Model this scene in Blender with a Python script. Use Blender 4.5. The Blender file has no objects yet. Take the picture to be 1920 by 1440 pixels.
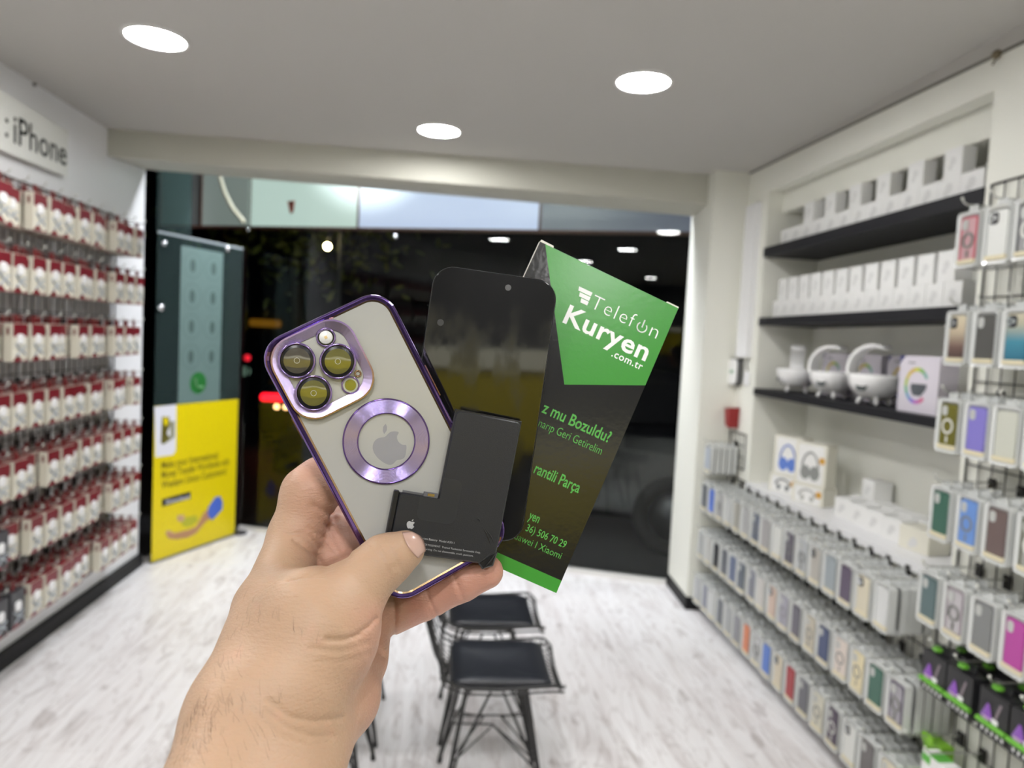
import bpy, bmesh, math, random
import numpy as np
from mathutils import Vector, Matrix

random.seed(7)
SC = bpy.context.scene
COL = SC.collection

# ------------------------------------------------------------------ camera, world, exposure
F_PX, CXP, CYP = 1330.0, 960.0, 720.0
CAM_H = 1.5

def cam_axes(vx=835.0, vy=631.0, slope=0.0515):
    y = Vector((vx - CXP, vy - CYP, F_PX)).normalized()
    h = Vector((1, slope, 0))
    n = h.cross(y).normalized()
    down = n if n.y > 0 else -n
    up = -down
    x = y.cross(up).normalized()
    if x.x < 0:
        x = -x
    return Matrix((x, y, up))                  # rows: world axes in lens coordinates (x right, y down, z forward)

MC = cam_axes()
_r = MC @ Vector((1, 0, 0)); _d = MC @ Vector((0, 1, 0)); _f = MC @ Vector((0, 0, 1))
CAMW = Matrix(((_r.x, -_d.x, -_f.x, 0), (_r.y, -_d.y, -_f.y, 0), (_r.z, -_d.z, -_f.z, CAM_H), (0, 0, 0, 1)))
cd = bpy.data.cameras.new('camera')
cd.sensor_fit = 'HORIZONTAL'; cd.sensor_width = 36.0; cd.lens = F_PX / 1920.0 * 36.0
cd.clip_start = 0.02; cd.clip_end = 200
cd.dof.use_dof = True; cd.dof.focus_distance = 0.368; cd.dof.aperture_fstop = 8.5
cam = bpy.data.objects.new('camera', cd)
cam.matrix_world = CAMW
COL.objects.link(cam)
SC.camera = cam

W = bpy.data.worlds.new('night'); SC.world = W; W.use_nodes = True
W.node_tree.nodes['Background'].inputs[0].default_value = (0.05, 0.07, 0.11, 1)
W.node_tree.nodes['Background'].inputs[1].default_value = 0.05
SC.view_settings.view_transform = 'Standard'
SC.view_settings.look = 'None'
SC.view_settings.exposure = 0.0
SC.view_settings.gamma = 1.0
SC.view_settings.use_curve_mapping = False
SC.cycles.use_denoising = True
SC.cycles.max_bounces = 8
SC.cycles.diffuse_bounces = 4
SC.cycles.glossy_bounces = 4
SC.cycles.transparent_max_bounces = 12
SC.cycles.sample_clamp_indirect = 6.0
SC.cycles.caustics_reflective = False
SC.cycles.caustics_refractive = False
LAMP = 135.0            # radiance of the round ceiling lamps

def ray(px, py):
    return MC @ Vector((px - CXP, py - CYP, F_PX))
def on_x(px, py, X):
    d = ray(px, py); return d * (X / d.x) + Vector((0, 0, CAM_H))
def on_y(px, py, Y):
    d = ray(px, py); return d * (Y / d.y) + Vector((0, 0, CAM_H))
def on_z(px, py, Z=0.0):
    d = ray(px, py); return d * ((Z - CAM_H) / d.z) + Vector((0, 0, CAM_H))
def lens_to_world(p):                              # millimetres in lens coordinates -> world
    return CAMW @ Vector((p[0] * .001, -p[1] * .001, -p[2] * .001))

# ------------------------------------------------------------------ materials
MATS = {}
def mat(name, color, rough=.5, metal=0.0, spec=.5, emit=None, estr=0.0, bump=0.0, bscale=200.0, coat=0.0, sss=0.0, vary=0.0, vscale=8.0, alpha=None):
    if name in MATS:
        return MATS[name]
    m = bpy.data.materials.new(name); m.use_nodes = True
    nt = m.node_tree; b = nt.nodes['Principled BSDF']
    b.inputs['Base Color'].default_value = (*color, 1)
    b.inputs['Roughness'].default_value = rough
    b.inputs['Metallic'].default_value = metal
    b.inputs['Specular IOR Level'].default_value = spec
    b.inputs['Coat Weight'].default_value = coat
    if sss:
        b.inputs['Subsurface Weight'].default_value = sss
        b.inputs['Subsurface Radius'].default_value = (.004, .0015, .0008)
        b.inputs['Subsurface Scale'].default_value = 1.0
    if emit:
        b.inputs['Emission Color'].default_value = (*emit, 1)
        b.inputs['Emission Strength'].default_value = estr
    if alpha is not None:
        b.inputs['Alpha'].default_value = alpha
    if bump or vary:
        tc = nt.nodes.new('ShaderNodeTexCoord')
    if bump:
        n = nt.nodes.new('ShaderNodeTexNoise'); n.inputs['Scale'].default_value = bscale
        bp = nt.nodes.new('ShaderNodeBump'); bp.inputs['Strength'].default_value = bump; bp.inputs['Distance'].default_value = .002
        nt.links.new(tc.outputs['Object'], n.inputs['Vector']); nt.links.new(n.outputs['Fac'], bp.inputs['Height'])
        nt.links.new(bp.outputs['Normal'], b.inputs['Normal'])
    if vary:
        n = nt.nodes.new('ShaderNodeTexNoise'); n.inputs['Scale'].default_value = vscale; n.inputs['Detail'].default_value = 4
        mx = nt.nodes.new('ShaderNodeMix'); mx.data_type = 'RGBA'
        mx.inputs[6].default_value = (*[c * (1 - vary) for c in color], 1)
        mx.inputs[7].default_value = (*[min(1, c * (1 + vary)) for c in color], 1)
        nt.links.new(tc.outputs['Object'], n.inputs['Vector']); nt.links.new(n.outputs['Fac'], mx.inputs[0])
        nt.links.new(mx.outputs[2], b.inputs['Base Color'])
    MATS[name] = m
    return m

def glass_mat(name, tint, refl=1.0, ior=1.45):
    m = bpy.data.materials.new(name); m.use_nodes = True; nt = m.node_tree; nt.nodes.clear()
    out = nt.nodes.new('ShaderNodeOutputMaterial'); mx = nt.nodes.new('ShaderNodeMixShader')
    tr = nt.nodes.new('ShaderNodeBsdfTransparent'); tr.inputs[0].default_value = (*tint, 1)
    gl = nt.nodes.new('ShaderNodeBsdfGlossy'); gl.inputs['Roughness'].default_value = 0.0
    gl.inputs['Color'].default_value = (refl, refl, refl, 1)
    fr = nt.nodes.new('ShaderNodeFresnel'); fr.inputs[0].default_value = ior
    nt.links.new(fr.outputs[0], mx.inputs[0]); nt.links.new(tr.outputs[0], mx.inputs[1]); nt.links.new(gl.outputs[0], mx.inputs[2])
    nt.links.new(mx.outputs[0], out.inputs[0]); MATS[name] = m
    return m

def ramp_mat(name, stops, axis=2, lo=0.0, hi=1.0, rough=.4, coat=0.0):
    """base colour running along one object axis (dyed gradients)"""
    m = bpy.data.materials.new(name); m.use_nodes = True; nt = m.node_tree; b = nt.nodes['Principled BSDF']
    tc = nt.nodes.new('ShaderNodeTexCoord'); sp = nt.nodes.new('ShaderNodeSeparateXYZ'); mr = nt.nodes.new('ShaderNodeMapRange'); cr = nt.nodes.new('ShaderNodeValToRGB')
    mr.inputs[1].default_value = lo; mr.inputs[2].default_value = hi
    while len(cr.color_ramp.elements) < len(stops): cr.color_ramp.elements.new(.5)
    for e, (p, c) in zip(cr.color_ramp.elements, stops): e.position = p; e.color = (*c, 1)
    nt.links.new(tc.outputs['Object'], sp.inputs[0]); nt.links.new(sp.outputs[axis], mr.inputs[0]); nt.links.new(mr.outputs[0], cr.inputs[0]); nt.links.new(cr.outputs[0], b.inputs['Base Color'])
    b.inputs['Roughness'].default_value = rough; b.inputs['Coat Weight'].default_value = coat
    MATS[name] = m
    return m

def lin(r, g, b):
    f = lambda v: (v / 255 / 12.92) if v / 255 <= .04045 else ((v / 255 + .055) / 1.055) ** 2.4
    return (f(r), f(g), f(b))

# ------------------------------------------------------------------ mesh helper
def rrect(w, h, r, n=5, cx=0.0, cy=0.0):
    p = []
    for (sx, sy, a0) in ((1, 1, 0), (-1, 1, 90), (-1, -1, 180), (1, -1, 270)):
        for k in range(n + 1):
            a = math.radians(a0 + 90 * k / n)
            p.append((cx + sx * (w / 2 - r) + r * math.cos(a), cy + sy * (h / 2 - r) + r * math.sin(a)))
    return p
def circ(r, n=32, cx=0.0, cy=0.0):
    return [(cx + r * math.cos(2 * math.pi * k / n), cy + r * math.sin(2 * math.pi * k / n)) for k in range(n)]

class MB:
    def __init__(s): s.v = []; s.f = []; s.m = []; s.s = []
    def add(s, vs, fs, mi=0, T=None, smooth=False):
        o = len(s.v)
        for p in vs:
            p = Vector(p)
            s.v.append(tuple(T @ p) if T is not None else tuple(p))
        for f in fs: s.f.append(tuple(i + o for i in f)); s.m.append(mi); s.s.append(smooth)
        return s
    def box(s, x0, x1, y0, y1, z0, z1, mi=0, T=None):
        vs = [(x, y, z) for x in (x0, x1) for y in (y0, y1) for z in (z0, z1)]
        return s.add(vs, [(0, 1, 3, 2), (4, 6, 7, 5), (0, 4, 5, 1), (2, 3, 7, 6), (0, 2, 6, 4), (1, 5, 7, 3)], mi, T)
    def prism(s, poly, z0, z1, mi=0, T=None, bev=0.0, smooth=False):
        n = len(poly); cx = sum(p[0] for p in poly) / n; cy = sum(p[1] for p in poly) / n
        def ins(d):
            out = []
            for i in range(n):
                a = Vector(poly[i - 1]); b = Vector(poly[i]); c = Vector(poly[(i + 1) % n])
                e1 = (b - a); e2 = (c - b)
                n1 = Vector((-e1.y, e1.x)).normalized() if e1.length > 1e-9 else Vector((0, 0)); n2 = Vector((-e2.y, e2.x)).normalized() if e2.length > 1e-9 else n1
                m = (n1 + n2); m = m.normalized() if m.length > 1e-6 else n1
                k = max(.3, m.dot(n1) if n1.length else 1)
                out.append((b.x + m.x * d / k, b.y + m.y * d / k))
            return out
        ar = sum(poly[i - 1][0] * poly[i][1] - poly[i][0] * poly[i - 1][1] for i in range(n))
        sg = 1 if ar > 0 else -1
        rings = [(poly, z0), (poly, z1)]
        if bev:
            q = ins(bev * sg); rings = [(q, z0), (poly, z0 + bev), (poly, z1 - bev), (q, z1)]
        vs = []; fs = []
        for pl, z in rings: vs += [(p[0], p[1], z) for p in pl]
        for k in range(len(rings) - 1):
            for i in range(n): j = (i + 1) % n; fs.append((k * n + i, k * n + j, (k + 1) * n + j, (k + 1) * n + i))
        s.add(vs, fs, mi, T, smooth or (bool(bev) and n > 8))
        o = (len(rings) - 1) * n
        s.add([vs[i] for i in range(n)], [tuple(range(n))[::-1]], mi, T); s.add([vs[o + i] for i in range(n)], [tuple(range(n))], mi, T)
        return s
    def frame(s, po, pi, z0, z1, mi=0, T=None, zi=None, smooth=False):
        n = len(po); zi = z1 if zi is None else zi
        vs = [(p[0], p[1], z0) for p in po] + [(p[0], p[1], z1) for p in po] + [(p[0], p[1], zi) for p in pi] + [(p[0], p[1], z0) for p in pi]
        fs = [(k * n + i, k * n + (i + 1) % n, ((k + 1) % 4) * n + (i + 1) % n, ((k + 1) % 4) * n + i) for k in range(4) for i in range(n)]
        return s.add(vs, fs, mi, T, smooth)
    def tube(s, pts, r, n=6, mi=0, T=None, closed=False, taper=None):
        P = [Vector(p) for p in pts]; L = len(P); vs = []; fs = []; prev = None
        for i, p in enumerate(P):
            t = (P[(i + 1) % L] - P[i - 1]) if closed else (P[min(i + 1, L - 1)] - P[max(i - 1, 0)])
            t = t.normalized() if t.length > 1e-9 else Vector((0, 0, 1))
            if prev is None:
                a = Vector((0, 0, 1)) if abs(t.z) < .9 else Vector((1, 0, 0)); u = t.cross(a).normalized()
            else:
                u = (prev - t * prev.dot(t)); u = u.normalized() if u.length > 1e-6 else t.orthogonal().normalized()
            prev = u; w = t.cross(u); rr = r if taper is None else r * taper[i]
            for k in range(n):
                a = 2 * math.pi * k / n; vs.append(p + u * (rr * math.cos(a)) + w * (rr * math.sin(a)))
        R = L if closed else L - 1
        for i in range(R):
            for k in range(n): fs.append((i * n + k, i * n + (k + 1) % n, ((i + 1) % L) * n + (k + 1) % n, ((i + 1) % L) * n + k))
        s.add(vs, fs, mi, T, True)
        if not closed:
            s.add(vs[:n], [tuple(range(n))[::-1]], mi, T); s.add(vs[-n:], [tuple(range(n))], mi, T)
        return s
    def lathe(s, prof, n=24, mi=0, T=None, smooth=True, closed=False):
        vs = []; fs = []; L = len(prof)
        for (r, z) in prof:
            for k in range(n): a = 2 * math.pi * k / n; vs.append((r * math.cos(a), r * math.sin(a), z))
        for i in range(L if closed else L - 1):
            for k in range(n): fs.append((i * n + k, i * n + (k + 1) % n, ((i + 1) % L) * n + (k + 1) % n, ((i + 1) % L) * n + k))
        return s.add(vs, fs, mi, T, smooth)
    def ball(s, c, r, mi=0, n=12, sc=(1, 1, 1), T=None):
        pr = [(max(1e-5, r * math.sin(math.pi * i / n)), -r * math.cos(math.pi * i / n)) for i in range(n + 1)]
        M = Matrix.Translation(c) @ Matrix.Diagonal((*sc, 1))
        return s.lathe(pr, n * 2, mi, M if T is None else T @ M)
    def text(s, txt, T, mi=0, width=None, height=None, bold=0.0, x0=0.0, y0=0.0, depth=.0002, spacing=1.0, z=0.0):
        """letters standing on the local xy plane, left end at x0, baseline at y0"""
        vs, fs, bb = glyphs(txt, bold, spacing)
        k = width / bb[0] if width else height / bb[1]
        ky = height / bb[1] if height else k
        vv = [((v[0] - bb[2]) * k + x0, v[1] * ky + y0, z + depth) for v in vs]
        return s.add(vv, fs, mi, T)
    def build(s, name, mats, parent=None, M=None, world=False):
        me = bpy.data.meshes.new(name)
        me.from_pydata([tuple(v) for v in s.v], [], s.f)
        for x in (mats if isinstance(mats, (list, tuple)) else [mats]): me.materials.append(x)
        me.polygons.foreach_set('material_index', s.m); me.polygons.foreach_set('use_smooth', s.s)
        bm = bmesh.new(); bm.from_mesh(me); bmesh.ops.recalc_face_normals(bm, faces=bm.faces); bm.to_mesh(me); bm.free()
        me.update()
        o = bpy.data.objects.new(name, me); COL.objects.link(o)
        if parent is not None: o.parent = parent
        if M is not None: o.matrix_local = M
        return o

_GC = {}
def glyphs(txt, bold, spacing):
    key = (txt, bold, spacing)
    if key in _GC: return _GC[key]
    cu = bpy.data.curves.new('lettering', 'FONT'); cu.body = txt; cu.size = 1.0; cu.offset = bold; cu.space_character = spacing; cu.resolution_u = 3
    o = bpy.data.objects.new('lettering', cu); COL.objects.link(o)
    dg = bpy.context.evaluated_depsgraph_get(); dg.update()
    me = bpy.data.meshes.new_from_object(o.evaluated_get(dg))
    vs = [tuple(v.co) for v in me.vertices]; fs = [tuple(p.vertices) for p in me.polygons]
    bpy.data.objects.remove(o); bpy.data.curves.remove(cu); bpy.data.meshes.remove(me)
    xs = [v[0] for v in vs]
    cap = .73
    _GC[key] = (vs, fs, (max(xs) - min(xs), cap, min(xs)))
    return _GC[key]

def thing(name, label, cat, M=None, group=None, kind=None):
    o = bpy.data.objects.new(name, None); o.empty_display_size = .05; COL.objects.link(o)
    if M is not None: o.matrix_world = M
    return tag(o, label, cat, group, kind)
def tag(o, label, cat, group=None, kind=None):
    o['label'] = label; o['category'] = cat
    if group: o['group'] = group
    if kind: o['kind'] = kind
    return o
def struct(name, mb, m):
    o = mb.build(name, m); o['kind'] = 'structure'; return o
def tr(x, y, z, rz=0.0): return Matrix.Translation((x, y, z)) @ Matrix.Rotation(rz, 4, 'Z')
def axes(o, ex, ey, ez):
    return Matrix(((ex[0], ey[0], ez[0], o[0]), (ex[1], ey[1], ez[1], o[1]), (ex[2], ey[2], ez[2], o[2]), (0, 0, 0, 1)))
ORD = ['', 'first', 'second', 'third', 'fourth', 'fifth', 'sixth', 'seventh', 'eighth', 'ninth', 'tenth', 'eleventh', 'twelfth', 'thirteenth', 'fourteenth', 'fifteenth', 'sixteenth', 'seventeenth', 'eighteenth']

# ------------------------------------------------------------------ the room
XL, XR, ZC = -1.817, 1.65, 2.5
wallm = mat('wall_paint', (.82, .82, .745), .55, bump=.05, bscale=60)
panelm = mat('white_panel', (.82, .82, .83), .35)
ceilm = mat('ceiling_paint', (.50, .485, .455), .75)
beamm = mat('beam_paint', (.55, .545, .475), .6)
blackm = mat('black_lacquer', (.010, .010, .011), .55, spec=.25)
shelfm = mat('black_shelf', (.010, .010, .013), .6, spec=.3)

def floor_mat():
    m = bpy.data.materials.new('whitewashed_planks'); m.use_nodes = True; nt = m.node_tree; b = nt.nodes['Principled BSDF']
    tc = nt.nodes.new('ShaderNodeTexCoord')
    def noise(sx, sy, scale, detail, dist=0.0):
        mp = nt.nodes.new('ShaderNodeMapping'); mp.inputs['Scale'].default_value = (sx, sy, 1)
        n = nt.nodes.new('ShaderNodeTexNoise'); n.inputs['Scale'].default_value = scale; n.inputs['Detail'].default_value = detail; n.inputs['Distortion'].default_value = dist
        nt.links.new(tc.outputs['Object'], mp.inputs[0]); nt.links.new(mp.outputs[0], n.inputs['Vector']); return n.outputs['Fac']
    def ramp(src, stops):
        r = nt.nodes.new('ShaderNodeValToRGB')
        while len(r.color_ramp.elements) < len(stops): r.color_ramp.elements.new(.5)
        for e, (p, c) in zip(r.color_ramp.elements, stops): e.position = p; e.color = (*c, 1)
        nt.links.new(src, r.inputs[0]); return r.outputs[0]
    def mul(a, c, fac=1.0):
        x = nt.nodes.new('ShaderNodeMix'); x.data_type = 'RGBA'; x.blend_type = 'MULTIPLY'; x.inputs[0].default_value = fac
        nt.links.new(a, x.inputs[6]); nt.links.new(c, x.inputs[7]); return x.outputs[2]
    base = ramp(noise(1.6, .8, 1.6, 3, .6), [(.3, (.78, .765, .77)), (.7, (.87, .865, .875))])
    grain = ramp(noise(4.5, .55, 2.4, 5, 1.0), [(.32, (.70, .65, .635)), (.46, (.93, .915, .91)), (.58, (1, 1, 1))])
    fine = ramp(noise(60, 2.5, 2.0, 4, .5), [(.3, (.86, .84, .83)), (.6, (1, 1, 1))])
    vein = ramp(noise(5, .7, 2.1, 3, 2.0), [(.455, (1, 1, 1)), (.487, (.62, .58, .56)), (.515, (1, 1, 1))])
    knots = ramp(noise(3.2, 1.6, 3.0, 2, .8), [(.30, (.5, .46, .44)), (.38, (1, 1, 1))])
    mp = nt.nodes.new('ShaderNodeMapping'); mp.inputs['Rotation'].default_value = (0, 0, math.pi / 2)
    nt.links.new(tc.outputs['Object'], mp.inputs[0])
    br = nt.nodes.new('ShaderNodeTexBrick'); br.offset = .37
    br.inputs['Color1'].default_value = (.93, .92, .915, 1); br.inputs['Color2'].default_value = (1, 1, 1, 1); br.inputs['Mortar'].default_value = (.82, .80, .79, 1)
    br.inputs['Scale'].default_value = 1.0; br.inputs['Brick Width'].default_value = 1.25; br.inputs['Row Height'].default_value = .19; br.inputs['Mortar Size'].default_value = .002
    nt.links.new(mp.outputs[0], br.inputs['Vector'])
    c = mul(mul(mul(mul(mul(base, grain, .55), fine, .2), vein, .6), knots, .5), br.outputs[0], .7)
    nt.links.new(c, b.inputs['Base Color']); b.inputs['Roughness'].default_value = .38; b.inputs['Specular IOR Level'].default_value = .35
    return m
floorm = floor_mat()

G0 = Vector((1.471, 4.305)); G1 = Vector((-1.444, 5.323))        # the street glass runs from the right pillar to the door
GD = (G1 - G0).normalized(); GN = Vector((-GD.y, GD.x)); GN = GN if GN.y > 0 else -GN
YB = -2.3                                                         # back wall of the shop
mb = MB(); mb.add([(XL - .05, YB, 0), (2.0, YB, 0), (2.0, 4.12, 0), (G0.x + .03, G0.y, 0), (G1.x, G1.y + .02, 0), (-1.60, 5.4, 0), (XL - .05, 4.6, 0)], [tuple(range(7))])
mb.add([(v[0], v[1], -.06) for v in mb.v[:7]], [tuple(range(7))])
struct('floor', mb, floorm)
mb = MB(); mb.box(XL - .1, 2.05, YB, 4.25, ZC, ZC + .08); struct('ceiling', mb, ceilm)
mb = MB(); mb.box(XL - .14, XL, YB, 4.475, 0, ZC); mb.box(XL - .14, XL, 4.0, 4.475, ZC, 2.95); struct('wall_left', mb, panelm)
# beam across the front of the shop, a little askew
bm_ = [(-1.817, 4.0, 2.359), (1.66, 4.0, 2.333), (1.66, 4.27, 2.308), (-1.817, 4.486, 2.40)]
mb = MB(); mb.add(bm_ + [(x, y, 2.9) for (x, y, z) in bm_], [(0, 3, 2, 1), (4, 5, 6, 7), (0, 1, 5, 4), (1, 2, 6, 5), (2, 3, 7, 6), (3, 0, 4, 7)])
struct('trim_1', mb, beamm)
# right pillar with its black foot
mb = MB(); mb.add([(x, y, z) for z in (.075, 2.95) for (x, y) in ((1.452, 3.89), (1.70, 3.89), (1.70, 4.33), (1.474, 4.30))], [(0, 3, 2, 1), (4, 5, 6, 7), (0, 1, 5, 4), (1, 2, 6, 5), (2, 3, 7, 6), (3, 0, 4, 7)])
mb2 = MB(); mb2.add([(x, y, z) for z in (0, .075) for (x, y) in ((1.447, 3.885), (1.70, 3.885), (1.70, 4.335), (1.469, 4.305))], [(0, 3, 2, 1), (4, 5, 6, 7), (0, 1, 5, 4), (1, 2, 6, 5), (2, 3, 7, 6), (3, 0, 4, 7)])
struct('wall_front_right', mb, wallm); struct('baseboard_right', mb2, blackm)
# right wall: column, piece by the pillar, parapet under the counter, lintel over the niche
NY0, NY1, NXB = 2.095, 3.63, 1.95
mb = MB()
mb.box(XR, 2.05, YB, NY0, 0, ZC); mb.box(XR, 2.05, NY1, 3.95, 0, ZC); mb.box(XR + .008, 2.05, NY0, NY1, 0, .775)
mb.box(XR, XR + .07, NY0, NY1, 2.345, ZC); mb.box(XR + .085, NXB + .1, NY0, NY1, 2.238, ZC); mb.box(XR + .07, XR + .085, NY0, NY1, 2.36, ZC)
mb.box(NXB, 2.05, NY0, NY1, .775, 2.3)
struct('wall_right', mb, wallm)
for nm, d0, d1, m_ in (('trim_2', 0.0, .0085, mat('ceiling_gap', (.13, .12, .10), .8)), ('trim_7', .0085, .2, ceilm)):
    za = (2.425 + d0, min(2.4999, 2.425 + d1)); zb = (2.490 + d0, min(2.4999, 2.490 + d1)); e_ = .004 if d0 == 0 else .010
    vv = [(XR - e_, 1.2, za[0]), (XR - e_, 3.9, zb[0]), (XR - e_, 3.9, zb[1]), (XR - e_, 1.2, za[1])]
    mb = MB(); mb.add(vv + [(XR + .05, y, z) for (x, y, z) in vv], [(0, 1, 2, 3), (7, 6, 5, 4), (0, 4, 5, 1), (1, 5, 6, 2), (2, 6, 7, 3), (3, 7, 4, 0)]); struct(nm, mb, m_)
mb = MB(); mb.box(XR - .012, NXB, NY0 + .001, NY1 - .001, .775, .805); struct('trim_3', mb, panelm)
mb = MB(); mb.box(XL, XL + .028, YB, 4.48, 0, .072); mb.box(XL - .14, XL, 4.475, 4.48, 0, .072); struct('baseboard_left', mb, blackm)
# back of the shop, behind the photographer: the yellow wall the shiny things reflect
mb = MB(); mb.box(XL - .1, 2.05, YB - .1, YB, 0, ZC); struct('wall_back', mb, mat('back_grey', (.10, .10, .10), .6))
ws = thing('wall_sign', 'wide backlit yellow sign board on the back wall behind the photographer', 'sign', tr(0, YB, 0))
mb = MB(); mb.box(-1.7, 1.6, 0, .03, 1.40, 1.74); mb.build('board', mat('sign_yellow', (.62, .50, .02), .4, emit=(.75, .60, .045), estr=.2), ws)
mb = MB(); mb.box(-1.1, 1.6, 0, .05, 1.75, 1.84); mb.build('light_strip', mat('sign_strip', (.7, .7, .6), .4, emit=(1, .93, .6), estr=.9), ws)
mb = MB(); mb.box(-1.2, .9, YB + .75, YB + 1.3, 0, .95); mb.box(-1.25, .95, YB + .7, YB + 1.35, .95, .99)
tag(mb.build('sales_counter', mat('counter_dark', (.05, .05, .055), .4)), 'dark sales counter in front of the yellow sign at the back', 'counter')
# entry ceiling between beam and street glass
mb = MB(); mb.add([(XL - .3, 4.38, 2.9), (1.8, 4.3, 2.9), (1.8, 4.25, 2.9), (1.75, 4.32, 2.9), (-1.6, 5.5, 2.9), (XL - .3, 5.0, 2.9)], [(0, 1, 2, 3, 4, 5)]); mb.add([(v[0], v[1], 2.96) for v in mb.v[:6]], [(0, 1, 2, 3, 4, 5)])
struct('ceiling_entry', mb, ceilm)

# ------------------------------------------------------------------ lamps
glowm = {}
def lamp_mat(name, col, s):
    m = bpy.data.materials.new(name); m.use_nodes = True; nt = m.node_tree; nt.nodes.clear()
    e = nt.nodes.new('ShaderNodeEmission'); e.inputs[0].default_value = (*col, 1); e.inputs[1].default_value = s
    o = nt.nodes.new('ShaderNodeOutputMaterial'); nt.links.new(e.outputs[0], o.inputs[0]); return m
lampm = lamp_mat('lamp_white', (1.0, .99, .985), LAMP); lampc = lamp_mat('lamp_cool', (.90, .94, 1.0), LAMP * 3.2)
rimm = mat('lamp_rim', (.75, .75, .73), .4)
def downlight(x, y, z, label, m=None, r=.098):
    t = thing('ceiling_light', label, 'ceiling light', tr(x, y, z), 'round ceiling downlights')
    a = MB(); a.lathe([(r + .012, 0), (r + .012, -.006), (r, -.009), (r - .002, -.004), (r - .002, 0)], 40); a.build('rim', rimm, t)
    a = MB(); a.prism(circ(r - .002, 40), -.0055, -.001); a.build('diffuser', m or lampm, t)
for x, y, lb in ((-1.063, 2.683, 'round lit ceiling downlight at the upper left of the ceiling'), (.70, 2.69, 'round lit ceiling downlight at right, above the pale shelves'),
                 (-.076, 3.541, 'round lit ceiling downlight nearest the beam, in the middle'), (-.1, 1.75, 'round ceiling downlight straight above the hand, out of frame'),
                 (-1.063, .85, 'round ceiling downlight over the left wall behind the camera'), (.72, .85, 'round ceiling downlight over the right wall behind the camera'),
                 (-.1, -.5, 'round ceiling downlight right above the photographer'), (-1.0, -1.1, 'round ceiling downlight near the yellow sign at left'), (.75, -1.1, 'round ceiling downlight near the yellow sign at right'),
                 (-.22, -1.85, 'added unseen downlight above the sales counter at left, brightening the hand'), (.70, -1.85, 'added unseen downlight above the sales counter at right, brightening the hand')):  # last pair added out of view to light the hand from the front
    downlight(x, y, ZC, lb)
downlight(-.75, 4.78, 2.9, 'cool white downlight in the entry ceiling beside the glass door', lampc, .10)
downlight(.55, 4.50, 2.9, 'cool white downlight in the entry ceiling near the right pillar', lampc, .10)
# ------------------------------------------------------------------ the hand
def P3(px, py, z): return np.array([(px - CXP) / F_PX * z, (py - CYP) / F_PX * z, z])

CONES = [  # (x, y, depth mm, radius mm) -> (x, y, depth mm, radius mm), blend mm
    # forearm and wrist, three strands side by side
    ((250, 1980, 205, 24), (447, 1336, 299, 19.5), 10), ((330, 2020, 205, 27), (508, 1370, 303, 22), 10), ((430, 2030, 208, 25), (566, 1402, 308, 18.5), 10),
    # thumb side of the hand, up to the index knuckle
    ((447, 1336, 299, 19.5), (524, 1152, 342, 22.0), 12), ((514, 1140, 350, 17.8), (552, 1004, 379, 12.8), 8), ((508, 1370, 303, 22), (590, 1200, 330, 25), 12),
    # index finger: bends behind the phone
    ((556, 1000, 379, 13.6), (581, 926, 386, 14.2), 6), ((581, 926, 386, 14.2), (604, 902, 394, 12.6), 7), ((604, 902, 394, 12.6), (690, 850, 428, 11.0), 6), ((690, 850, 428, 11), (745, 800, 444, 9), 5),
    # thenar ball and thumb
    ((548, 1285, 308, 22), (598, 1178, 327, 26.5), 12), ((598, 1178, 327, 26.5), (660, 1106, 340, 15.8), 8), ((660, 1106, 340, 15.8), (722, 1052, 350, 12.2), 5), ((722, 1052, 350, 12.2), (760, 1031, 354.2, 9.6), 6),
    # palm behind the phone
    ((560, 1040, 386, 13), (630, 1054, 391, 13), 7), ((630, 1054, 391, 13), (650, 1052, 399, 13), 7), ((624, 1004, 399, 12), (700, 1115, 413, 13), 7), ((646, 1052, 399, 13), (668, 1200, 384, 15), 7),
    # heel of the hand on the little-finger side
    ((692, 1132, 399, 15.5), (670, 1236, 366, 13.6), 8), ((670, 1236, 366, 13.6), (637, 1306, 342, 17.2), 9), ((637, 1306, 342, 17.2), (566, 1402, 308, 18.5), 10),
    # middle and ring fingers close behind the box
    ((625, 1010, 408, 12), (700, 930, 445, 11), 6), ((700, 930, 445, 11), (800, 850, 451, 9.5), 5), ((800, 850, 451, 9.5), (850, 810, 446, 8.5), 4),
    ((670, 1075, 412, 12), (745, 1010, 447, 11), 6), ((745, 1010, 447, 11), (850, 950, 450, 9.5), 5), ((850, 950, 450, 9.5), (900, 915, 446, 8.3), 4),
    # little finger under the phone
    ((706, 1158, 402, 13.4), (799, 1119, 396, 11.9), 4), ((799, 1119, 396, 11.9), (865, 1090, 393, 10.8), 3), ((865, 1090, 393, 10.8), (912, 1072, 391, 9.3), 3),
]
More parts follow.
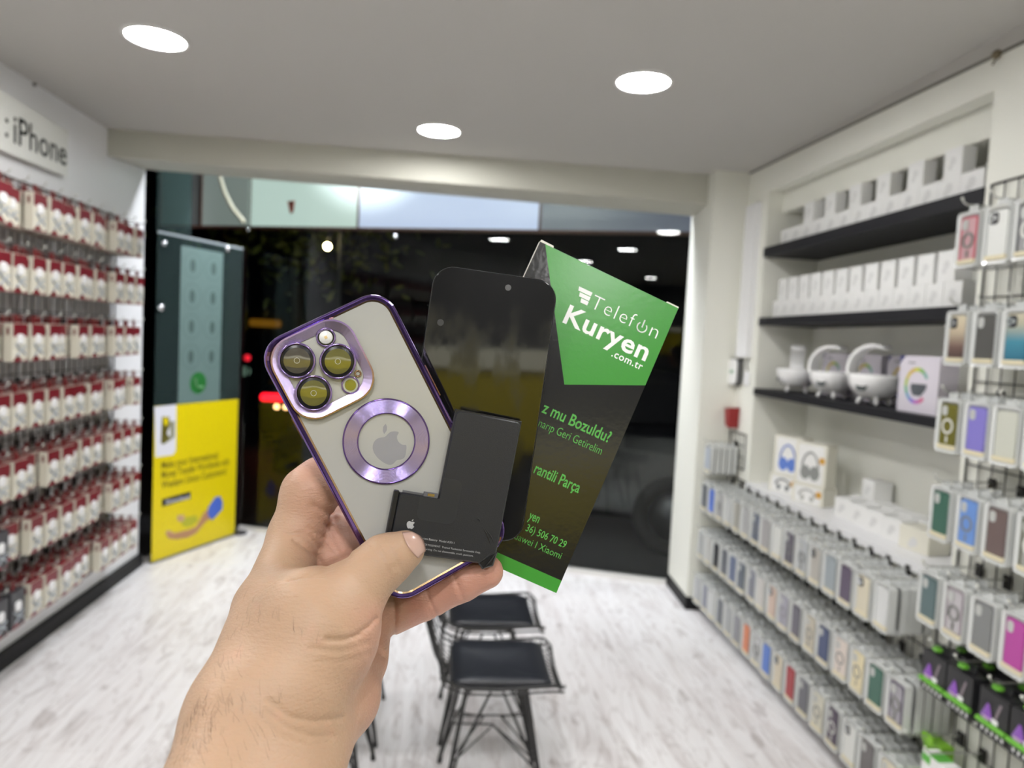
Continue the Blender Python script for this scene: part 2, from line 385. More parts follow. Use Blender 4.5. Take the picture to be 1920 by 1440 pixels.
GROOVES = [  # polyline in px, depth mm, half width mm, z range
    ([(452, 0), (452, 1)], 0, 1, 0, 1),
    ([(536, 1003), (566, 1000), (584, 1012), (600, 1030)], .9, 1.4, 300, 430), ([(546, 1096), (572, 1091), (612, 1068), (650, 1044)], 2.2, 2.6, 318, 440), ([(552, 1110), (585, 1092)], .6, 1.2, 318, 420),
    ([(585, 947), (606, 956), (628, 972)], 1.1, 1.5, 340, 440), ([(612, 985), (640, 1030), (660, 1075)], .8, 1.6, 350, 440), ([(552, 1012), (590, 1040), (618, 1078)], .9, 1.3, 350, 440), ([(575, 990), (612, 1010), (640, 1052)], .6, 1.1, 350, 440),
    ([(708, 1012), (728, 1040), (740, 1066)], .8, 1.0, 320, 380), ([(714, 1008), (734, 1034), (748, 1062)], .75, 1.0, 320, 380), ([(697, 1020), (716, 1046), (730, 1074)], .6, 1.0, 320, 380),
    ([(612, 1198), (640, 1200), (668, 1192), (694, 1172), (704, 1160)], 1.5, 1.0, 290, 385), ([(580, 1215), (640, 1222), (690, 1205)], .6, .9, 290, 370), ([(600, 1240), (650, 1240), (692, 1226)], .5, .9, 290, 370),
    ([(500, 1310), (545, 1345), (590, 1352), (640, 1346)], .75, .9, 270, 350), ([(500, 1335), (540, 1365), (585, 1382), (625, 1380)], .65, .8, 270, 350), ([(470, 1330), (520, 1380), (580, 1398), (618, 1392)], .4, .8, 270, 350),
    ([(739, 1115), (741, 1160), (737, 1200)], 1.2, 1.0, 370, 420), ([(706, 1215), (718, 1232)], 1.4, 1.6, 340, 420), ([(700, 1165), (706, 1200), (712, 1226)], .7, 1.2, 330, 420),
    ([(796, 1096), (803, 1120), (820, 1156)], 1.15, .9, 375, 410), ([(790, 1100), (797, 1125), (812, 1160)], .6, .7, 375, 410), ([(847, 1070), (856, 1092), (870, 1126)], 1.2, .9, 375, 410), ([(852, 1068), (861, 1090), (876, 1122)], .6, .7, 375, 410),
]
def hand_sdf(X):
    """signed distance in mm of points X (N,3) in lens coordinates"""
    d = np.full(len(X), 1e3)
    for a, b, k in CONES:
        A = P3(*a[:3]); B = P3(*b[:3]); ra, rb = a[3], b[3]
        lo = np.minimum(A - ra, B - rb) - 22; hi = np.maximum(A + ra, B + rb) + 22
        q = np.where(np.all((X > lo) & (X < hi), axis=1))[0]
        if not len(q): continue
        Y = X[q]; ab = B - A
        t = np.clip(((Y - A) @ ab) / (ab @ ab), 0, 1)
        e = np.linalg.norm(Y - A - t[:, None] * ab, axis=1) - (ra + (rb - ra) * t)
        h = np.clip(.5 + .5 * (d[q] - e) / k, 0, 1)
        d[q] = d[q] * (1 - h) + e * h - k * h * (1 - h)
    near = np.where(np.abs(d) < 5)[0]
    Y = X[near]; z = Y[:, 2]; px = Y[:, 0] / z * F_PX + CXP; py = Y[:, 1] / z * F_PX + CYP
    add = np.zeros(len(near))
    for pl, dep, wd, z0, z1 in GROOVES:
        if not dep: continue
        m = np.full(len(near), 1e9)
        for (ax, ay), (bx, by) in zip(pl[:-1], pl[1:]):
            ux, uy = bx - ax, by - ay
            t = np.clip(((px - ax) * ux + (py - ay) * uy) / (ux * ux + uy * uy), 0, 1)
            m = np.minimum(m, np.hypot(px - ax - t * ux, py - ay - t * uy) * z / F_PX)
        add = np.maximum(add, np.where((z > z0) & (z < z1), dep * np.exp(-(m / wd) ** 2), 0))
    d[near] += add
    return d

def surface_nets(fn, lo, hi, h):
    n = np.ceil((np.array(hi) - lo) / h).astype(int) + 1
    D = np.empty(n, np.float32)
    ys, zs = np.meshgrid(lo[1] + h * np.arange(n[1]), lo[2] + h * np.arange(n[2]), indexing='ij')
    CH = 8
    for i in range(0, n[0], CH):
        xs = lo[0] + h * np.arange(i, min(i + CH, n[0]))
        P = np.stack([np.repeat(xs, n[1] * n[2]), np.tile(ys.ravel(), len(xs)), np.tile(zs.ravel(), len(xs))], 1)
        D[i:i + len(xs)] = fn(P).reshape(len(xs), n[1], n[2])
    S = D < 0
    c = [S[a:n[0] - 1 + a, b:n[1] - 1 + b, e:n[2] - 1 + e] for a in (0, 1) for b in (0, 1) for e in (0, 1)]
    allc = np.stack(c, 0); act = allc.any(0) & ~allc.all(0)
    I = np.argwhere(act); idx = np.full(act.shape, -1, np.int64); idx[tuple(I.T)] = np.arange(len(I))
    acc = np.zeros((len(I), 3)); cnt = np.zeros(len(I))
    corners = [(a, b, e) for a in (0, 1) for b in (0, 1) for e in (0, 1)]
    for u in range(8):
        for v in range(u + 1, 8):
            cu, cv = corners[u], corners[v]
            if sum(abs(x - y) for x, y in zip(cu, cv)) != 1: continue
            du = D[tuple((I + cu).T)]; dv = D[tuple((I + cv).T)]
            m = (du < 0) != (dv < 0)
            t = du[m] / (du[m] - dv[m])
            acc[m] += (np.array(cu) + t[:, None] * (np.array(cv) - np.array(cu))); cnt[m] += 1
    V = (I + acc / cnt[:, None]) * h + lo
    Q = []
    for ax in range(3):
        o1, o2 = [(1, 2), (2, 0), (0, 1)][ax]
        s0 = [slice(1, m - 1) for m in n]; s0[ax] = slice(0, n[ax] - 1); s1 = list(s0); s1[ax] = slice(1, n[ax])
        flip = S[tuple(s0)] != S[tuple(s1)]
        E = np.argwhere(flip) + [0 if k == ax else 1 for k in range(3)]
        inside = S[tuple(E.T)]
        def at(d1, d2):
            J = E.copy(); J[:, o1] -= d1; J[:, o2] -= d2; return idx[tuple(J.T)]
        q = np.stack([at(1, 1), at(0, 1), at(0, 0), at(1, 0)], 1)
        q[~inside] = q[~inside][:, ::-1]
        Q.append(q)
    return V, np.concatenate(Q)

HV, HF = surface_nets(hand_sdf, np.array([-178., -2., 180.]), np.array([16., 208., 470.]), .95)

def skin_mat():
    m = bpy.data.materials.new('skin'); m.use_nodes = True; nt = m.node_tree; b = nt.nodes['Principled BSDF']; L = nt.links
    tc = nt.nodes.new('ShaderNodeTexCoord')
    def noise(scale, det, src=None):
        n = nt.nodes.new('ShaderNodeTexNoise'); n.inputs['Scale'].default_value = scale; n.inputs['Detail'].default_value = det
        L.new(src or tc.outputs['Object'], n.inputs['Vector']); return n.outputs['Fac']
    def mix(a, c, f, mode='MIX'):
        x = nt.nodes.new('ShaderNodeMix'); x.data_type = 'RGBA'; x.blend_type = mode
        for i, v in ((6, a), (7, c)):
            if isinstance(v, tuple): x.inputs[i].default_value = (*v, 1)
            else: L.new(v, x.inputs[i])
        if isinstance(f, float): x.inputs[0].default_value = f
        else: L.new(f, x.inputs[0])
        return x.outputs[2]
    at = nt.nodes.new('ShaderNodeAttribute'); at.attribute_name = 'palm'
    back = mix((.375, .24, .152), (.455, .30, .198), noise(22, 3))
    palm = mix((.45, .222, .16), (.52, .28, .21), noise(40, 4))
    c = mix(back, palm, at.outputs['Fac'])
    rs = nt.nodes.new('ShaderNodeMapRange'); rs.inputs[1].default_value = .62; rs.inputs[2].default_value = .8; rs.inputs[4].default_value = .25; L.new(noise(75, 2), rs.inputs[0])
    c = mix(c, (.55, .26, .18), rs.outputs[0]); 
    L.new(c, b.inputs['Base Color'])
    b.inputs['Roughness'].default_value = .48; b.inputs['Specular IOR Level'].default_value = .42
    b.inputs['Subsurface Weight'].default_value = .18; b.inputs['Subsurface Radius'].default_value = (1, .35, .2); b.inputs['Subsurface Scale'].default_value = .003
    mp = nt.nodes.new('ShaderNodeMapping'); mp.inputs['Rotation'].default_value = (0, .6, .9); mp.inputs['Scale'].default_value = (260, 900, 420)
    L.new(tc.outputs['Object'], mp.inputs[0])
    wr = noise(1.0, 3, mp.outputs[0]); vo = nt.nodes.new('ShaderNodeTexVoronoi'); vo.inputs['Scale'].default_value = 900; L.new(tc.outputs['Object'], vo.inputs['Vector'])
    b1 = nt.nodes.new('ShaderNodeBump'); b1.inputs['Strength'].default_value = .6; b1.inputs['Distance'].default_value = .0006; L.new(wr, b1.inputs['Height'])
    b2 = nt.nodes.new('ShaderNodeBump'); b2.inputs['Strength'].default_value = .2; b2.inputs['Distance'].default_value = .0004; L.new(vo.outputs['Distance'], b2.inputs['Height']); L.new(b1.outputs[0], b2.inputs['Normal'])
    L.new(b2.outputs[0], b.inputs['Normal'])
    return m
skin = skin_mat()

me = bpy.data.meshes.new('person')
ORG = P3(508, 1370, 303)                                   # the object's own origin: the wrist
HM = CAMW @ Matrix.Translation((ORG[0] * .001, -ORG[1] * .001, -ORG[2] * .001))
LV = (HV - ORG) * np.array([.001, -.001, -.001])
me.from_pydata(LV.tolist(), [], HF.tolist()); me.materials.append(skin)
bm = bmesh.new(); bm.from_mesh(me); bmesh.ops.smooth_vert(bm, verts=bm.verts, factor=.5, use_axis_x=True, use_axis_y=True, use_axis_z=True); bmesh.ops.recalc_face_normals(bm, faces=bm.faces); bm.to_mesh(me); bm.free()
me.polygons.foreach_set('use_smooth', [True] * len(me.polygons))
# pinker skin on the palm and the gripping side of the fingers
HX = HV[:, 0] / HV[:, 2] * F_PX + CXP; HY = HV[:, 1] / HV[:, 2] * F_PX + CYP
pal = np.clip((HV[:, 2] - 350) / 40, 0, 1) * np.clip((HX - 515) / 60, 0, 1) * np.clip((1100 - HY + (600 - HX) * .4) / 40, 0, 1)
pal = np.maximum(pal, np.clip((HX - 640) / 60, 0, 1) * np.clip((HY - 1110) / 40, 0, 1) * .6)
pal = np.maximum(pal, np.clip((HX - 735) / 40, 0, 1) * np.clip((HV[:, 2] - 372) / 8, 0, 1))
pa = me.attributes.new('palm', 'FLOAT', 'POINT'); pa.data.foreach_set('value', pal.astype(np.float32))
person = bpy.data.objects.new('person', me); COL.objects.link(person); person.matrix_world = HM
tag(person, 'bare left hand and hairy forearm of a person gripping phone, screen, battery and box', 'person')

def hand_hit(px, py, z0=230., z1=460.):
    """first point of the hand along lens rays"""
    px = np.atleast_1d(px).astype(float); py = np.atleast_1d(py).astype(float)
    zs = np.arange(z0, z1, .6); out = np.full(len(px), np.nan)
    for i in range(len(px)):
        P = np.stack([(px[i] - CXP) / F_PX * zs, (py[i] - CYP) / F_PX * zs, zs], 1)
        d = hand_sdf(P); k = np.argmax(d < 0)
        if d[k] < 0:
            out[i] = zs[k] - .6 * (d[k] / (d[k] - d[k - 1])) if k else zs[k]
    return out
# thumbnail: a thin curved plate set into the thumb tip
nu, nv = 14, 10
c0, c1, c2, c3 = (754, 999), (770, 998), (796.5, 1033), (783, 1046)     # cuticle top, tip top, tip end, cuticle end
N0 = []; N1 = []
for j in range(nv + 1):
    for i in range(nu + 1):
        u, v = i / nu, j / nv
        bulge = math.sin(math.pi * u)
        a = np.array(c0) * (1 - u) + np.array(c3) * u + np.array((-3.5, 3)) * bulge
        e = np.array(c1) * (1 - u) + np.array(c2) * u + np.array((6.5, -6)) * bulge
        q = a * (1 - v) + e * v
        N0.append(q)
N0 = np.array(N0); nz = hand_hit(N0[:, 0], N0[:, 1], 320, 372)
ok = ~np.isnan(nz); nz[~ok] = np.nanmax(nz)
def nrm(P, e=.4):
    g = np.stack([hand_sdf(P + np.eye(3)[k] * e) - hand_sdf(P - np.eye(3)[k] * e) for k in range(3)], 1); return g / np.linalg.norm(g, axis=1)[:, None]
NP = np.stack([(N0[:, 0] - CXP) / F_PX * nz, (N0[:, 1] - CYP) / F_PX * nz, nz], 1); NN = nrm(NP)
mb = MB(); top = (NP + NN * .55 - ORG) * [.001, -.001, -.001]; bot = (NP - NN * .6 - ORG) * [.001, -.001, -.001]
R = nu + 1; T_ = len(top); fs = [(j * R + i, j * R + i + 1, (j + 1) * R + i + 1, (j + 1) * R + i) for j in range(nv) for i in range(nu)]
edge = [i for i in range(R)] + [j * R + nu for j in range(1, nv + 1)] + [nv * R + i for i in range(nu - 1, -1, -1)] + [j * R for j in range(nv - 1, 0, -1)]
fs2 = [tuple(i + T_ for i in f[::-1]) for f in fs] + [(edge[k], edge[(k + 1) % len(edge)], edge[(k + 1) % len(edge)] + T_, edge[k] + T_) for k in range(len(edge))]
mb.add([tuple(p) for p in np.concatenate([top, bot])], fs + fs2, 0, None, True)
nail = mb.build('thumbnail', mat('nail', (.46, .30, .245), .25, spec=.5, coat=.2), person); nail['label'] = 'pale pink thumbnail'
# dark arm hairs along the outer edge of wrist and forearm
rg = np.random.RandomState(3); hp = []
for (ax, ay, bx, by, wdt, cnt) in ((386, 1300, 300, 1438, 60, 80), (460, 1110, 400, 1280, 50, 26), (420, 1280, 380, 1440, 130, 40), (480, 1150, 560, 1200, 60, 10)):
    t = rg.rand(cnt); o = rg.rand(cnt) ** 1.5 * wdt
    hp += [(ax + (bx - ax) * a + b, ay + (by - ay) * a + .3 * b) for a, b in zip(t, o)]
hp = np.array(hp); hz = hand_hit(hp[:, 0], hp[:, 1], 230, 400); mb = MB()
for (x, y), z in zip(hp, hz):
    if np.isnan(z): continue
    p = P3(x, y, z); n_ = nrm(p[None])[0]; L_ = 3.5 + 4 * rg.rand(); dr = np.array([-.45 + .5 * rg.rand(), -.75 + .3 * rg.rand(), .1]) 
    dr -= n_ * (dr @ n_); dr /= np.linalg.norm(dr); cu = rg.randn(3) * .12
    pts = [p - n_ * .2, p + n_ * .35 + dr * L_ * .35, p + n_ * .6 + dr * L_ * .7 + cu * L_ * .4, p + n_ * .55 + dr * L_ + cu * L_]
    mb.tube([tuple((q - ORG) * [.001, -.001, -.001]) for q in pts], .000042, 3, taper=[1, .9, .6, .25])
hr = mb.build('arm_hair', mat('arm_hair', (.05, .03, .02), .5), person); hr['kind'] = 'stuff'; hr['label'] = 'short dark arm hairs'

# ------------------------------------------------------------------ things held in the hand
def quad_pose(q, width):
    """pose of a flat rectangle of known width from the four corners TL, TR, BR, BL seen by the lens"""
    r = [np.array([(x - CXP) / F_PX, (y - CYP) / F_PX, 1.0]) for x, y in q]
    t = np.linalg.solve(np.stack([-r[1], r[2], -r[3]], 1), -r[0])
    P = np.array([r[0], r[1] * t[0], r[2] * t[1], r[3] * t[2]])
    P *= width / ((np.linalg.norm(P[1] - P[0]) + np.linalg.norm(P[2] - P[3])) / 2)
    w = [lens_to_world(p) for p in P]
    X = (w[1] - w[0]); Y = (w[0] - w[3]); L = Y.length * 1000; X.normalize(); Y = (Y - X * X.dot(Y)).normalized(); N = X.cross(Y)
    o = (w[0] + w[1] + w[2] + w[3]) / 4
    return axes(o, X, Y, N) @ Matrix.Scale(.001, 4), L        # local millimetres

def aniso_mat(name, color, rough, an, axis='Z'):
    m = mat(name, color, rough, metal=1.0); nt = m.node_tree; b = nt.nodes['Principled BSDF']
    tg = nt.nodes.new('ShaderNodeTangent'); tg.direction_type = 'RADIAL'; tg.axis = axis
    b.inputs['Anisotropic'].default_value = an; nt.links.new(tg.outputs[0], b.inputs['Tangent']); return m
purple = mat('purple_chrome', (.30, .22, .50), .13, metal=1.0)
purpled = mat('purple_chrome_dark', (.17, .10, .33), .13, metal=1.0)
lilac = mat('lilac_brushed', (.52, .44, .84), .2, metal=1.0)
lilac2 = mat('lilac_satin', (.55, .46, .72), .27, metal=1.0, bump=.15, bscale=900)
bronze = mat('bronze_and_reflection', (.36, .24, .14), .22, metal=1.0)
pearl = mat('pearl_glass', (.38, .38, .36), .16, spec=.6)
pearl2 = mat('pearl_plate', (.40, .40, .39), .12, spec=.6)
logom = mat('emblem_grey', (.27, .27, .29), .22, spec=.5)
lensm = mat('lens_glass', (.07, .062, .045), .06, spec=.8, coat=.6)
lenso = mat('lens_olive_reflection', (.125, .115, .025), .06, spec=.8, coat=.6)  # olive base colour paints in the yellow sign's reflection
darkm = mat('lens_black', (.008, .008, .01), .2)
inkw = mat('ink_white', (.86, .86, .86), .45)

PH, PL = quad_pose([(482.7, 648.6), (726, 534), (957, 1016), (732, 1143)], 72.0)
phone = thing('smartphone', 'pearl white smartphone in a clear case with purple chrome edges and three lenses', 'phone', PH)
hw, hl = 36.0, PL / 2
mb = MB(); mb.prism(rrect(2 * hw - 3.2, 2 * hl - 3.2, 11.5, 8), -9.2, 0, 0, bev=.6); mb.build('back_panel', pearl, phone)
def loft(mb, rings, mi=0, closed=False):
    n = len(rings[0][0]); vs = [(p[0], p[1], z) for pl, z in rings for p in pl]; K = len(rings)
    return mb.add(vs, [(k * n + i, k * n + (i + 1) % n, ((k + 1) % K) * n + (i + 1) % n, ((k + 1) % K) * n + i) for k in range(K if closed else K - 1) for i in range(n)], mi, None, False)
def inset(d, r0=13.2): return rrect(2 * hw - 2 * d, 2 * hl - 2 * d, r0 - d, 8)
mb = MB(); loft(mb, [(inset(2.4), -10.2), (inset(.8), -10.2), (inset(-.2), -9.2), (inset(-.2), -7.4), (inset(.15), -6.9), (inset(.15), -3.0), (inset(-.2), -2.4), (inset(-.1), -.8), (inset(.35), .35), (inset(.85), .9), (inset(1.35), .95), (inset(2.6), .6), (inset(3.0), .1)], closed=True)
mb.build('case_bumper', purpled, phone)
mb = MB(); mb.frame(inset(2.8), inset(3.7), -.1, .42, 0, zi=.1); mb.build('case_inner_edge', bronze, phone)  # bronze tone for the gold phone frame, with the lip's copper reflection painted in
mb = MB()
mb.box(-hw - .9, -hw, 24, 36, -6.5, -3.4); mb.build('side_button', purpled, phone)
mb = MB(); mb.box(hw, hw + .9, 12, 30, -6.5, -3.4); mb.build('side_button', purpled, phone)
mx, my = -11.0, 51.3
cf = MB(); cf.frame(rrect(44.6, 44.6, 13, 8, mx, my), rrect(42.6, 42.6, 12.1, 8, mx, my), 0, 2.6, 0); cf.build('camera_frame', purple, phone)
cs = MB(); cs.frame(rrect(42.8, 42.8, 12.2, 8, mx, my), rrect(34.2, 34.2, 8.6, 8, mx, my), .2, 3.5, 0, zi=2.2); cs.build('camera_bezel', lilac2, phone)
cp = MB(); cp.prism(rrect(34, 34, 8.6, 8, mx, my), .1, 1.7); cp.build('camera_plate', pearl2, phone)
for k, (lx, ly, m_) in enumerate(((-20.4, 60.9, lensm), (-2.7, 51.6, lenso), (-20.6, 42.6, lenso))):
    T = Matrix.Translation((lx, ly, 1.6))
    a = MB(); a.lathe([(9.1, 0), (9.1, 2.9), (8.8, 3.4), (8.3, 3.4), (8.0, 2.6), (8.0, 0)], 48, 0, T); ln = a.build('lens_ring', purple, phone)
    a = MB(); a.lathe([(8.0, 2.0), (6.4, 2.25)], 48, 0, T); a.prism(circ(7.95, 48), 0, 1.9, 0, T); a.build('lens_rim', darkm, ln)
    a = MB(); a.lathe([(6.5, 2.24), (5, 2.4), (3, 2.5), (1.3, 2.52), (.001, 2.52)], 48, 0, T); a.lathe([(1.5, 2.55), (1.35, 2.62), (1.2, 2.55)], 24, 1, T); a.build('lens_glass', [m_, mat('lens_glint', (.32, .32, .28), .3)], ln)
T = Matrix.Translation((-2.5, 65.2, 1.6))
a = MB(); a.lathe([(4.9, 0), (4.9, 1.2), (4.5, 1.6), (4.1, 1.2), (4.1, .2)], 36, 0, T); fl = a.build('flash_ring', purple, phone)
a = MB(); a.prism(circ(4.1, 36), 0, .5, 0, T); a.lathe([(3.4, .5), (3.2, .9), (2.2, .75), (2.0, 1.05), (.8, .9), (.001, 1.1)], 36, 1, T); a.box(-.7, .7, -.7, .7, .9, 1.2, 2, T)
a.build('flash', [darkm, mat('flash_white', (.82, .82, .80), .1, spec=.8), mat('flash_amber', (.75, .55, .25), .3)], fl)
T = Matrix.Translation((-2.6, 38.0, 1.6))
a = MB(); a.lathe([(4.6, 0), (4.6, 1.0), (4.2, 1.4), (3.8, 1.0), (3.8, 0)], 36, 0, T); se = a.build('sensor_ring', purple, phone)
a = MB(); a.prism(circ(3.8, 36), 0, .6, 0, T); a.prism(circ(2.9, 30), .6, .72, 1, T); a.build('depth_sensor', [mat('sensor_pale', (.45, .46, .36), .3), mat('sensor_olive', (.20, .19, .02), .2)], se)
T = Matrix.Translation((3.4, 41.6, 1.6))
a = MB(); a.lathe([(1.9, 0), (1.9, .8), (1.5, 1.0), (1.1, .6), (.9, 0), (.001, 0)], 24, 0, T); a.build('microphone', bronze, phone)
rg_ = MB(); gv = [(22.2, .05)] + [(22.0 - 7.3 * k / 88, 1.05 + .035 * math.cos(math.pi * k / 2)) for k in range(89)] + [(14.6, .05)]
rg_.lathe(gv, 120, 0, smooth=True)
ring = rg_.build('magnet_ring', lilac, phone); ring.matrix_local = Matrix.Translation((.5, 3.6, 0))
a = MB(); a.lathe([(22.4, .05), (22.4, 1.0), (21.9, 1.32), (21.6, 1.2), (21.7, .05)], 96, 0); a.lathe([(15.1, .05), (15.0, 1.32), (14.7, 1.32), (14.4, .8), (14.4, .05)], 96, 0); a.build('ring_rim', purpled, ring)

def fruit(s, cx, cy):
    """emblem outline: bitten fruit with a leaf, height about s"""
    pts = [(.0, .30), (-.10, .335), (-.22, .35), (-.34, .30), (-.43, .19), (-.46, .03), (-.43, -.15), (-.35, -.33), (-.24, -.46), (-.13, -.48), (0, -.44), (.13, -.48), (.24, -.46), (.34, -.34), (.42, -.19),
           (.34, -.13), (.285, -.04), (.275, .06), (.31, .16), (.40, .235), (.31, .315), (.19, .35), (.09, .325)]
    out = []
    n = len(pts)
    for i in range(n):                                   # round the outline off
        p0, p1, p2, p3 = [Vector(pts[(i + k) % n]) for k in (-1, 0, 1, 2)]
        for t in (0, .25, .5, .75):
            out.append(tuple(.5 * ((2 * p1) + (p2 - p0) * t + (2 * p0 - 5 * p1 + 4 * p2 - p3) * t * t + (3 * p1 - p0 - 3 * p2 + p3) * t ** 3)))
    lf = [(.02, .38), (.03, .48), (.09, .575), (.19, .62), (.185, .53), (.135, .44), (.02, .38)][:-1]
    return [(cx + x * s, cy + y * s) for x, y in out], [(cx + x * s, cy + y * s) for x, y in lf]
o_, l_ = fruit(18.6, .7, .4)
a = MB(); a.prism(o_, .02, .10); a.prism(l_, .02, .10); a.build('emblem', logom, phone)

# loose display panel, behind the phone
LC, LL = quad_pose([(809.7, 495), (1039.8, 528.6), (983, 1020), (752, 987)], 70.0)
scr = thing('phone_screen', 'loose black phone display panel standing behind the phone and battery', 'screen', LC)
a = MB(); a.prism(rrect(70, LL, 11.5, 8), -1.3, 0, 0, bev=.25)
sm_ = mat('display_glass', (.006, .006, .006), .045, spec=.62)
nt = sm_.node_tree; b_ = nt.nodes['Principled BSDF']; tc = nt.nodes.new('ShaderNodeTexCoord'); nz_ = nt.nodes.new('ShaderNodeTexNoise'); mp = nt.nodes.new('ShaderNodeMapping'); mp.inputs['Scale'].default_value = (.06, .03, 1); mp.inputs['Rotation'].default_value = (0, 0, .5)
nz_.inputs['Scale'].default_value = 1.0; nz_.inputs['Detail'].default_value = 6; mr = nt.nodes.new('ShaderNodeMapRange'); mr.inputs[1].default_value = .45; mr.inputs[2].default_value = .8; mr.inputs[3].default_value = .04; mr.inputs[4].default_value = .32
nt.links.new(tc.outputs['Object'], mp.inputs[0]); nt.links.new(mp.outputs[0], nz_.inputs['Vector']); nt.links.new(nz_.outputs['Fac'], mr.inputs[0]); nt.links.new(mr.outputs[0], b_.inputs['Roughness'])
a.build('glass', sm_, scr)
a = MB(); a.frame(rrect(70.5, LL + .5, 11.7, 8), rrect(69.4, LL - .6, 11.2, 8), -1.7, -.25, 0, zi=-.9); a.build('frame_edge', mat('edge_silver', (.45, .45, .45), .35, metal=1.0), scr)
a = MB(); a.prism(circ(1.75, 24, 7.4, LL / 2 - 7.0), .0, .06); a.build('front_camera', mat('dot_grey', (.09, .09, .095), .4), scr)
a = MB(); a.prism(circ(1.9, 24, -27.5, LL / 2 - 32.0), .0, .05); a.build('sensor_dot', mat('dot_dark', (.035, .035, .035), .45), scr)

# L-shaped battery lying on the phone
th = math.radians(-38.0)
bex = Vector((math.cos(th), math.sin(th), 0)); bey = Vector((-math.sin(th), math.cos(th), 0))
BT = PH @ axes(Vector((0, 0, 2.6)), bex, bey, Vector((0, 0, 1)))
bat = thing('phone_battery', 'matte black L-shaped phone battery pressed on the phone by the thumb', 'battery', BT)
bm1 = mat('battery_wrap', (.016, .0165, .019), .42, spec=.45, bump=.1, bscale=2.0); bm2 = mat('battery_wrap_edge', (.012, .012, .013), .3); inkg = mat('ink_grey', (.38, .38, .39), .5)
def rpoly(pts, rad, n=4):
    out = []
    for i, p in enumerate(pts):
        p = Vector(p); a = (Vector(pts[i - 1]) - p); c = (Vector(pts[(i + 1) % len(pts)]) - p); r = rad[i]
        if not r: out.append(tuple(p)); continue
        s, e = p + a.normalized() * r, p + c.normalized() * r
        for k in range(n + 1): t = k / n; out.append(tuple(s * (1 - t) ** 2 + p * 2 * t * (1 - t) + e * t * t))
    return out
Lp = [(30.3, 25.9), (30.3, -21.1), (9.6, -21.1), (9.6, -51.3), (58.5, -51.3), (66.0, -45.0), (66.0, 25.9)]
a = MB(); a.prism(rpoly(Lp, [3, .8, 2.2, 1.5, 0, 0, 3])[::-1], -.8, 3.4, 0, bev=.7); a.build('cell', bm1, bat)
a = MB(); a.prism([(30.0, 26.5), (30.0, -21.4), (6.6, -21.4), (6.6, -51.8), (57.5, -51.8), (66.5, -45.5), (66.5, 26.5)][::-1], -1.2, 1.6, 0, bev=.3)
a.prism(rpoly([(6.7, -20.6), (6.7, -51.6), (9.5, -51.6), (9.5, -20.6)], [.6] * 4), -1.2, 3.0, 0, bev=.4)
a.prism([(57.6, -51.6), (60.5, -54.6), (66.0, -52.0), (67.0, -44.6), (63.6, -44.2)][::-1], -.4, 2.6, 0, bev=.8)
for p_, q_ in (((63.5, -44.4), (58, -51)), ((65.8, -45.2), (60.4, -54.2)), ((54.5, -30), (64, -44)), ((56.5, -31.5), (65.2, -42)), ((50.8, -27.6), (54.8, -30.2))): a.tube([(p_[0], p_[1], 3.1), ((p_[0] + q_[0]) / 2 + .5, (p_[1] + q_[1]) / 2 + .3, 3.5), (q_[0], q_[1], 3.0)], .42, 6, taper=[.3, 1, .3])
a.build('folded_wrap', bm2, bat)
a = MB(); a.prism(rpoly([(20.5, -21.4), (20.5, -33.5), (41, -33.5), (41, -10), (30.6, -10), (30.6, -21.4)], [.1, 4, 5, 4, .1, .1])[::-1], 3.38, 3.46); a.build('tape_patch', mat('battery_patch', (.024, .025, .028), .3), bat)
a = MB(); a.box(11, 22, -21.0, -20.0, 1.0, 2.0); a.box(22, 29.5, -21.2, -18.9, .8, 3.1); cn = a.build('connector', mat('connector_grey', (.10, .10, .11), .35), bat)
a = MB(); a.box(24.0, 27.6, -20.6, -19.3, 3.1, 3.35); 
a.build('contacts', mat('contact_gold', (.75, .55, .25), .25, metal=1.0), cn)
o_, l_ = fruit(4.6, 18.4, -36.6)
a = MB(); a.prism(o_, 3.38, 3.45); a.prism(l_, 3.38, 3.45)
I4 = Matrix.Identity(4)
a.text('Li-ion Battery  Model A3011', I4, 0, width=17.5, x0=25.2, y0=-43.2, z=3.42, depth=.02)
a.text('AVERTISSEMENT  Trained Technician Serviceable Only.', I4, 0, width=32, x0=25.6, y0=-46.2, z=3.42, depth=.02)
a.text('burning. Do not disassemble, crush, puncture.', I4, 0, width=26.5, x0=27.6, y0=-48.4, z=3.42, depth=.02)
a.build('printing', inkg, bat)

# black and green cardboard box behind everything
BX, BL_ = quad_pose([(1013, 453), (1272, 578), (1043, 1112), (766, 990)], 93.0)
bhw, bhl, bth = 46.5, BL_ / 2, 24.0
box = thing('cardboard_box', 'glossy black and green cardboard box with white lettering, held behind the phone screen', 'box', BX)
cblack = mat('card_black', (.011, .011, .011), .15, spec=.55, bump=.03, bscale=.3); cgreen = mat('card_green', (.047, .275, .036), .24, spec=.5, bump=.03, bscale=.3); cwhite = mat('card_white', (.75, .72, .66), .6)
a = MB()
xs = [-bhw, bhw]; yb = -bhl + 7.6; gy0 = 40.3; gx, gy = 1.65, 20.06
gl_ = lambda y: -43.2 + (gx + 43.2) * (bhl - y) / (bhl - gy)
fr_b = [(-bhw, bhl), (-43.2, bhl), (gx, gy), (bhw, gy0), (bhw, yb), (-bhw, yb)]
a.add([(x, y, 0) for x, y in fr_b], [(0, 1, 2, 3, 4, 5)][::-1], 0)
a.add([(-43.2, bhl, 0), (bhw, bhl, 0), (bhw, gy0, 0), (gx, gy, 0)], [(0, 3, 2, 1)], 1)
a.add([(-bhw, yb, 0), (bhw, yb, 0), (bhw, -bhl, 0), (-bhw, -bhl, 0)], [(0, 3, 2, 1)], 1)
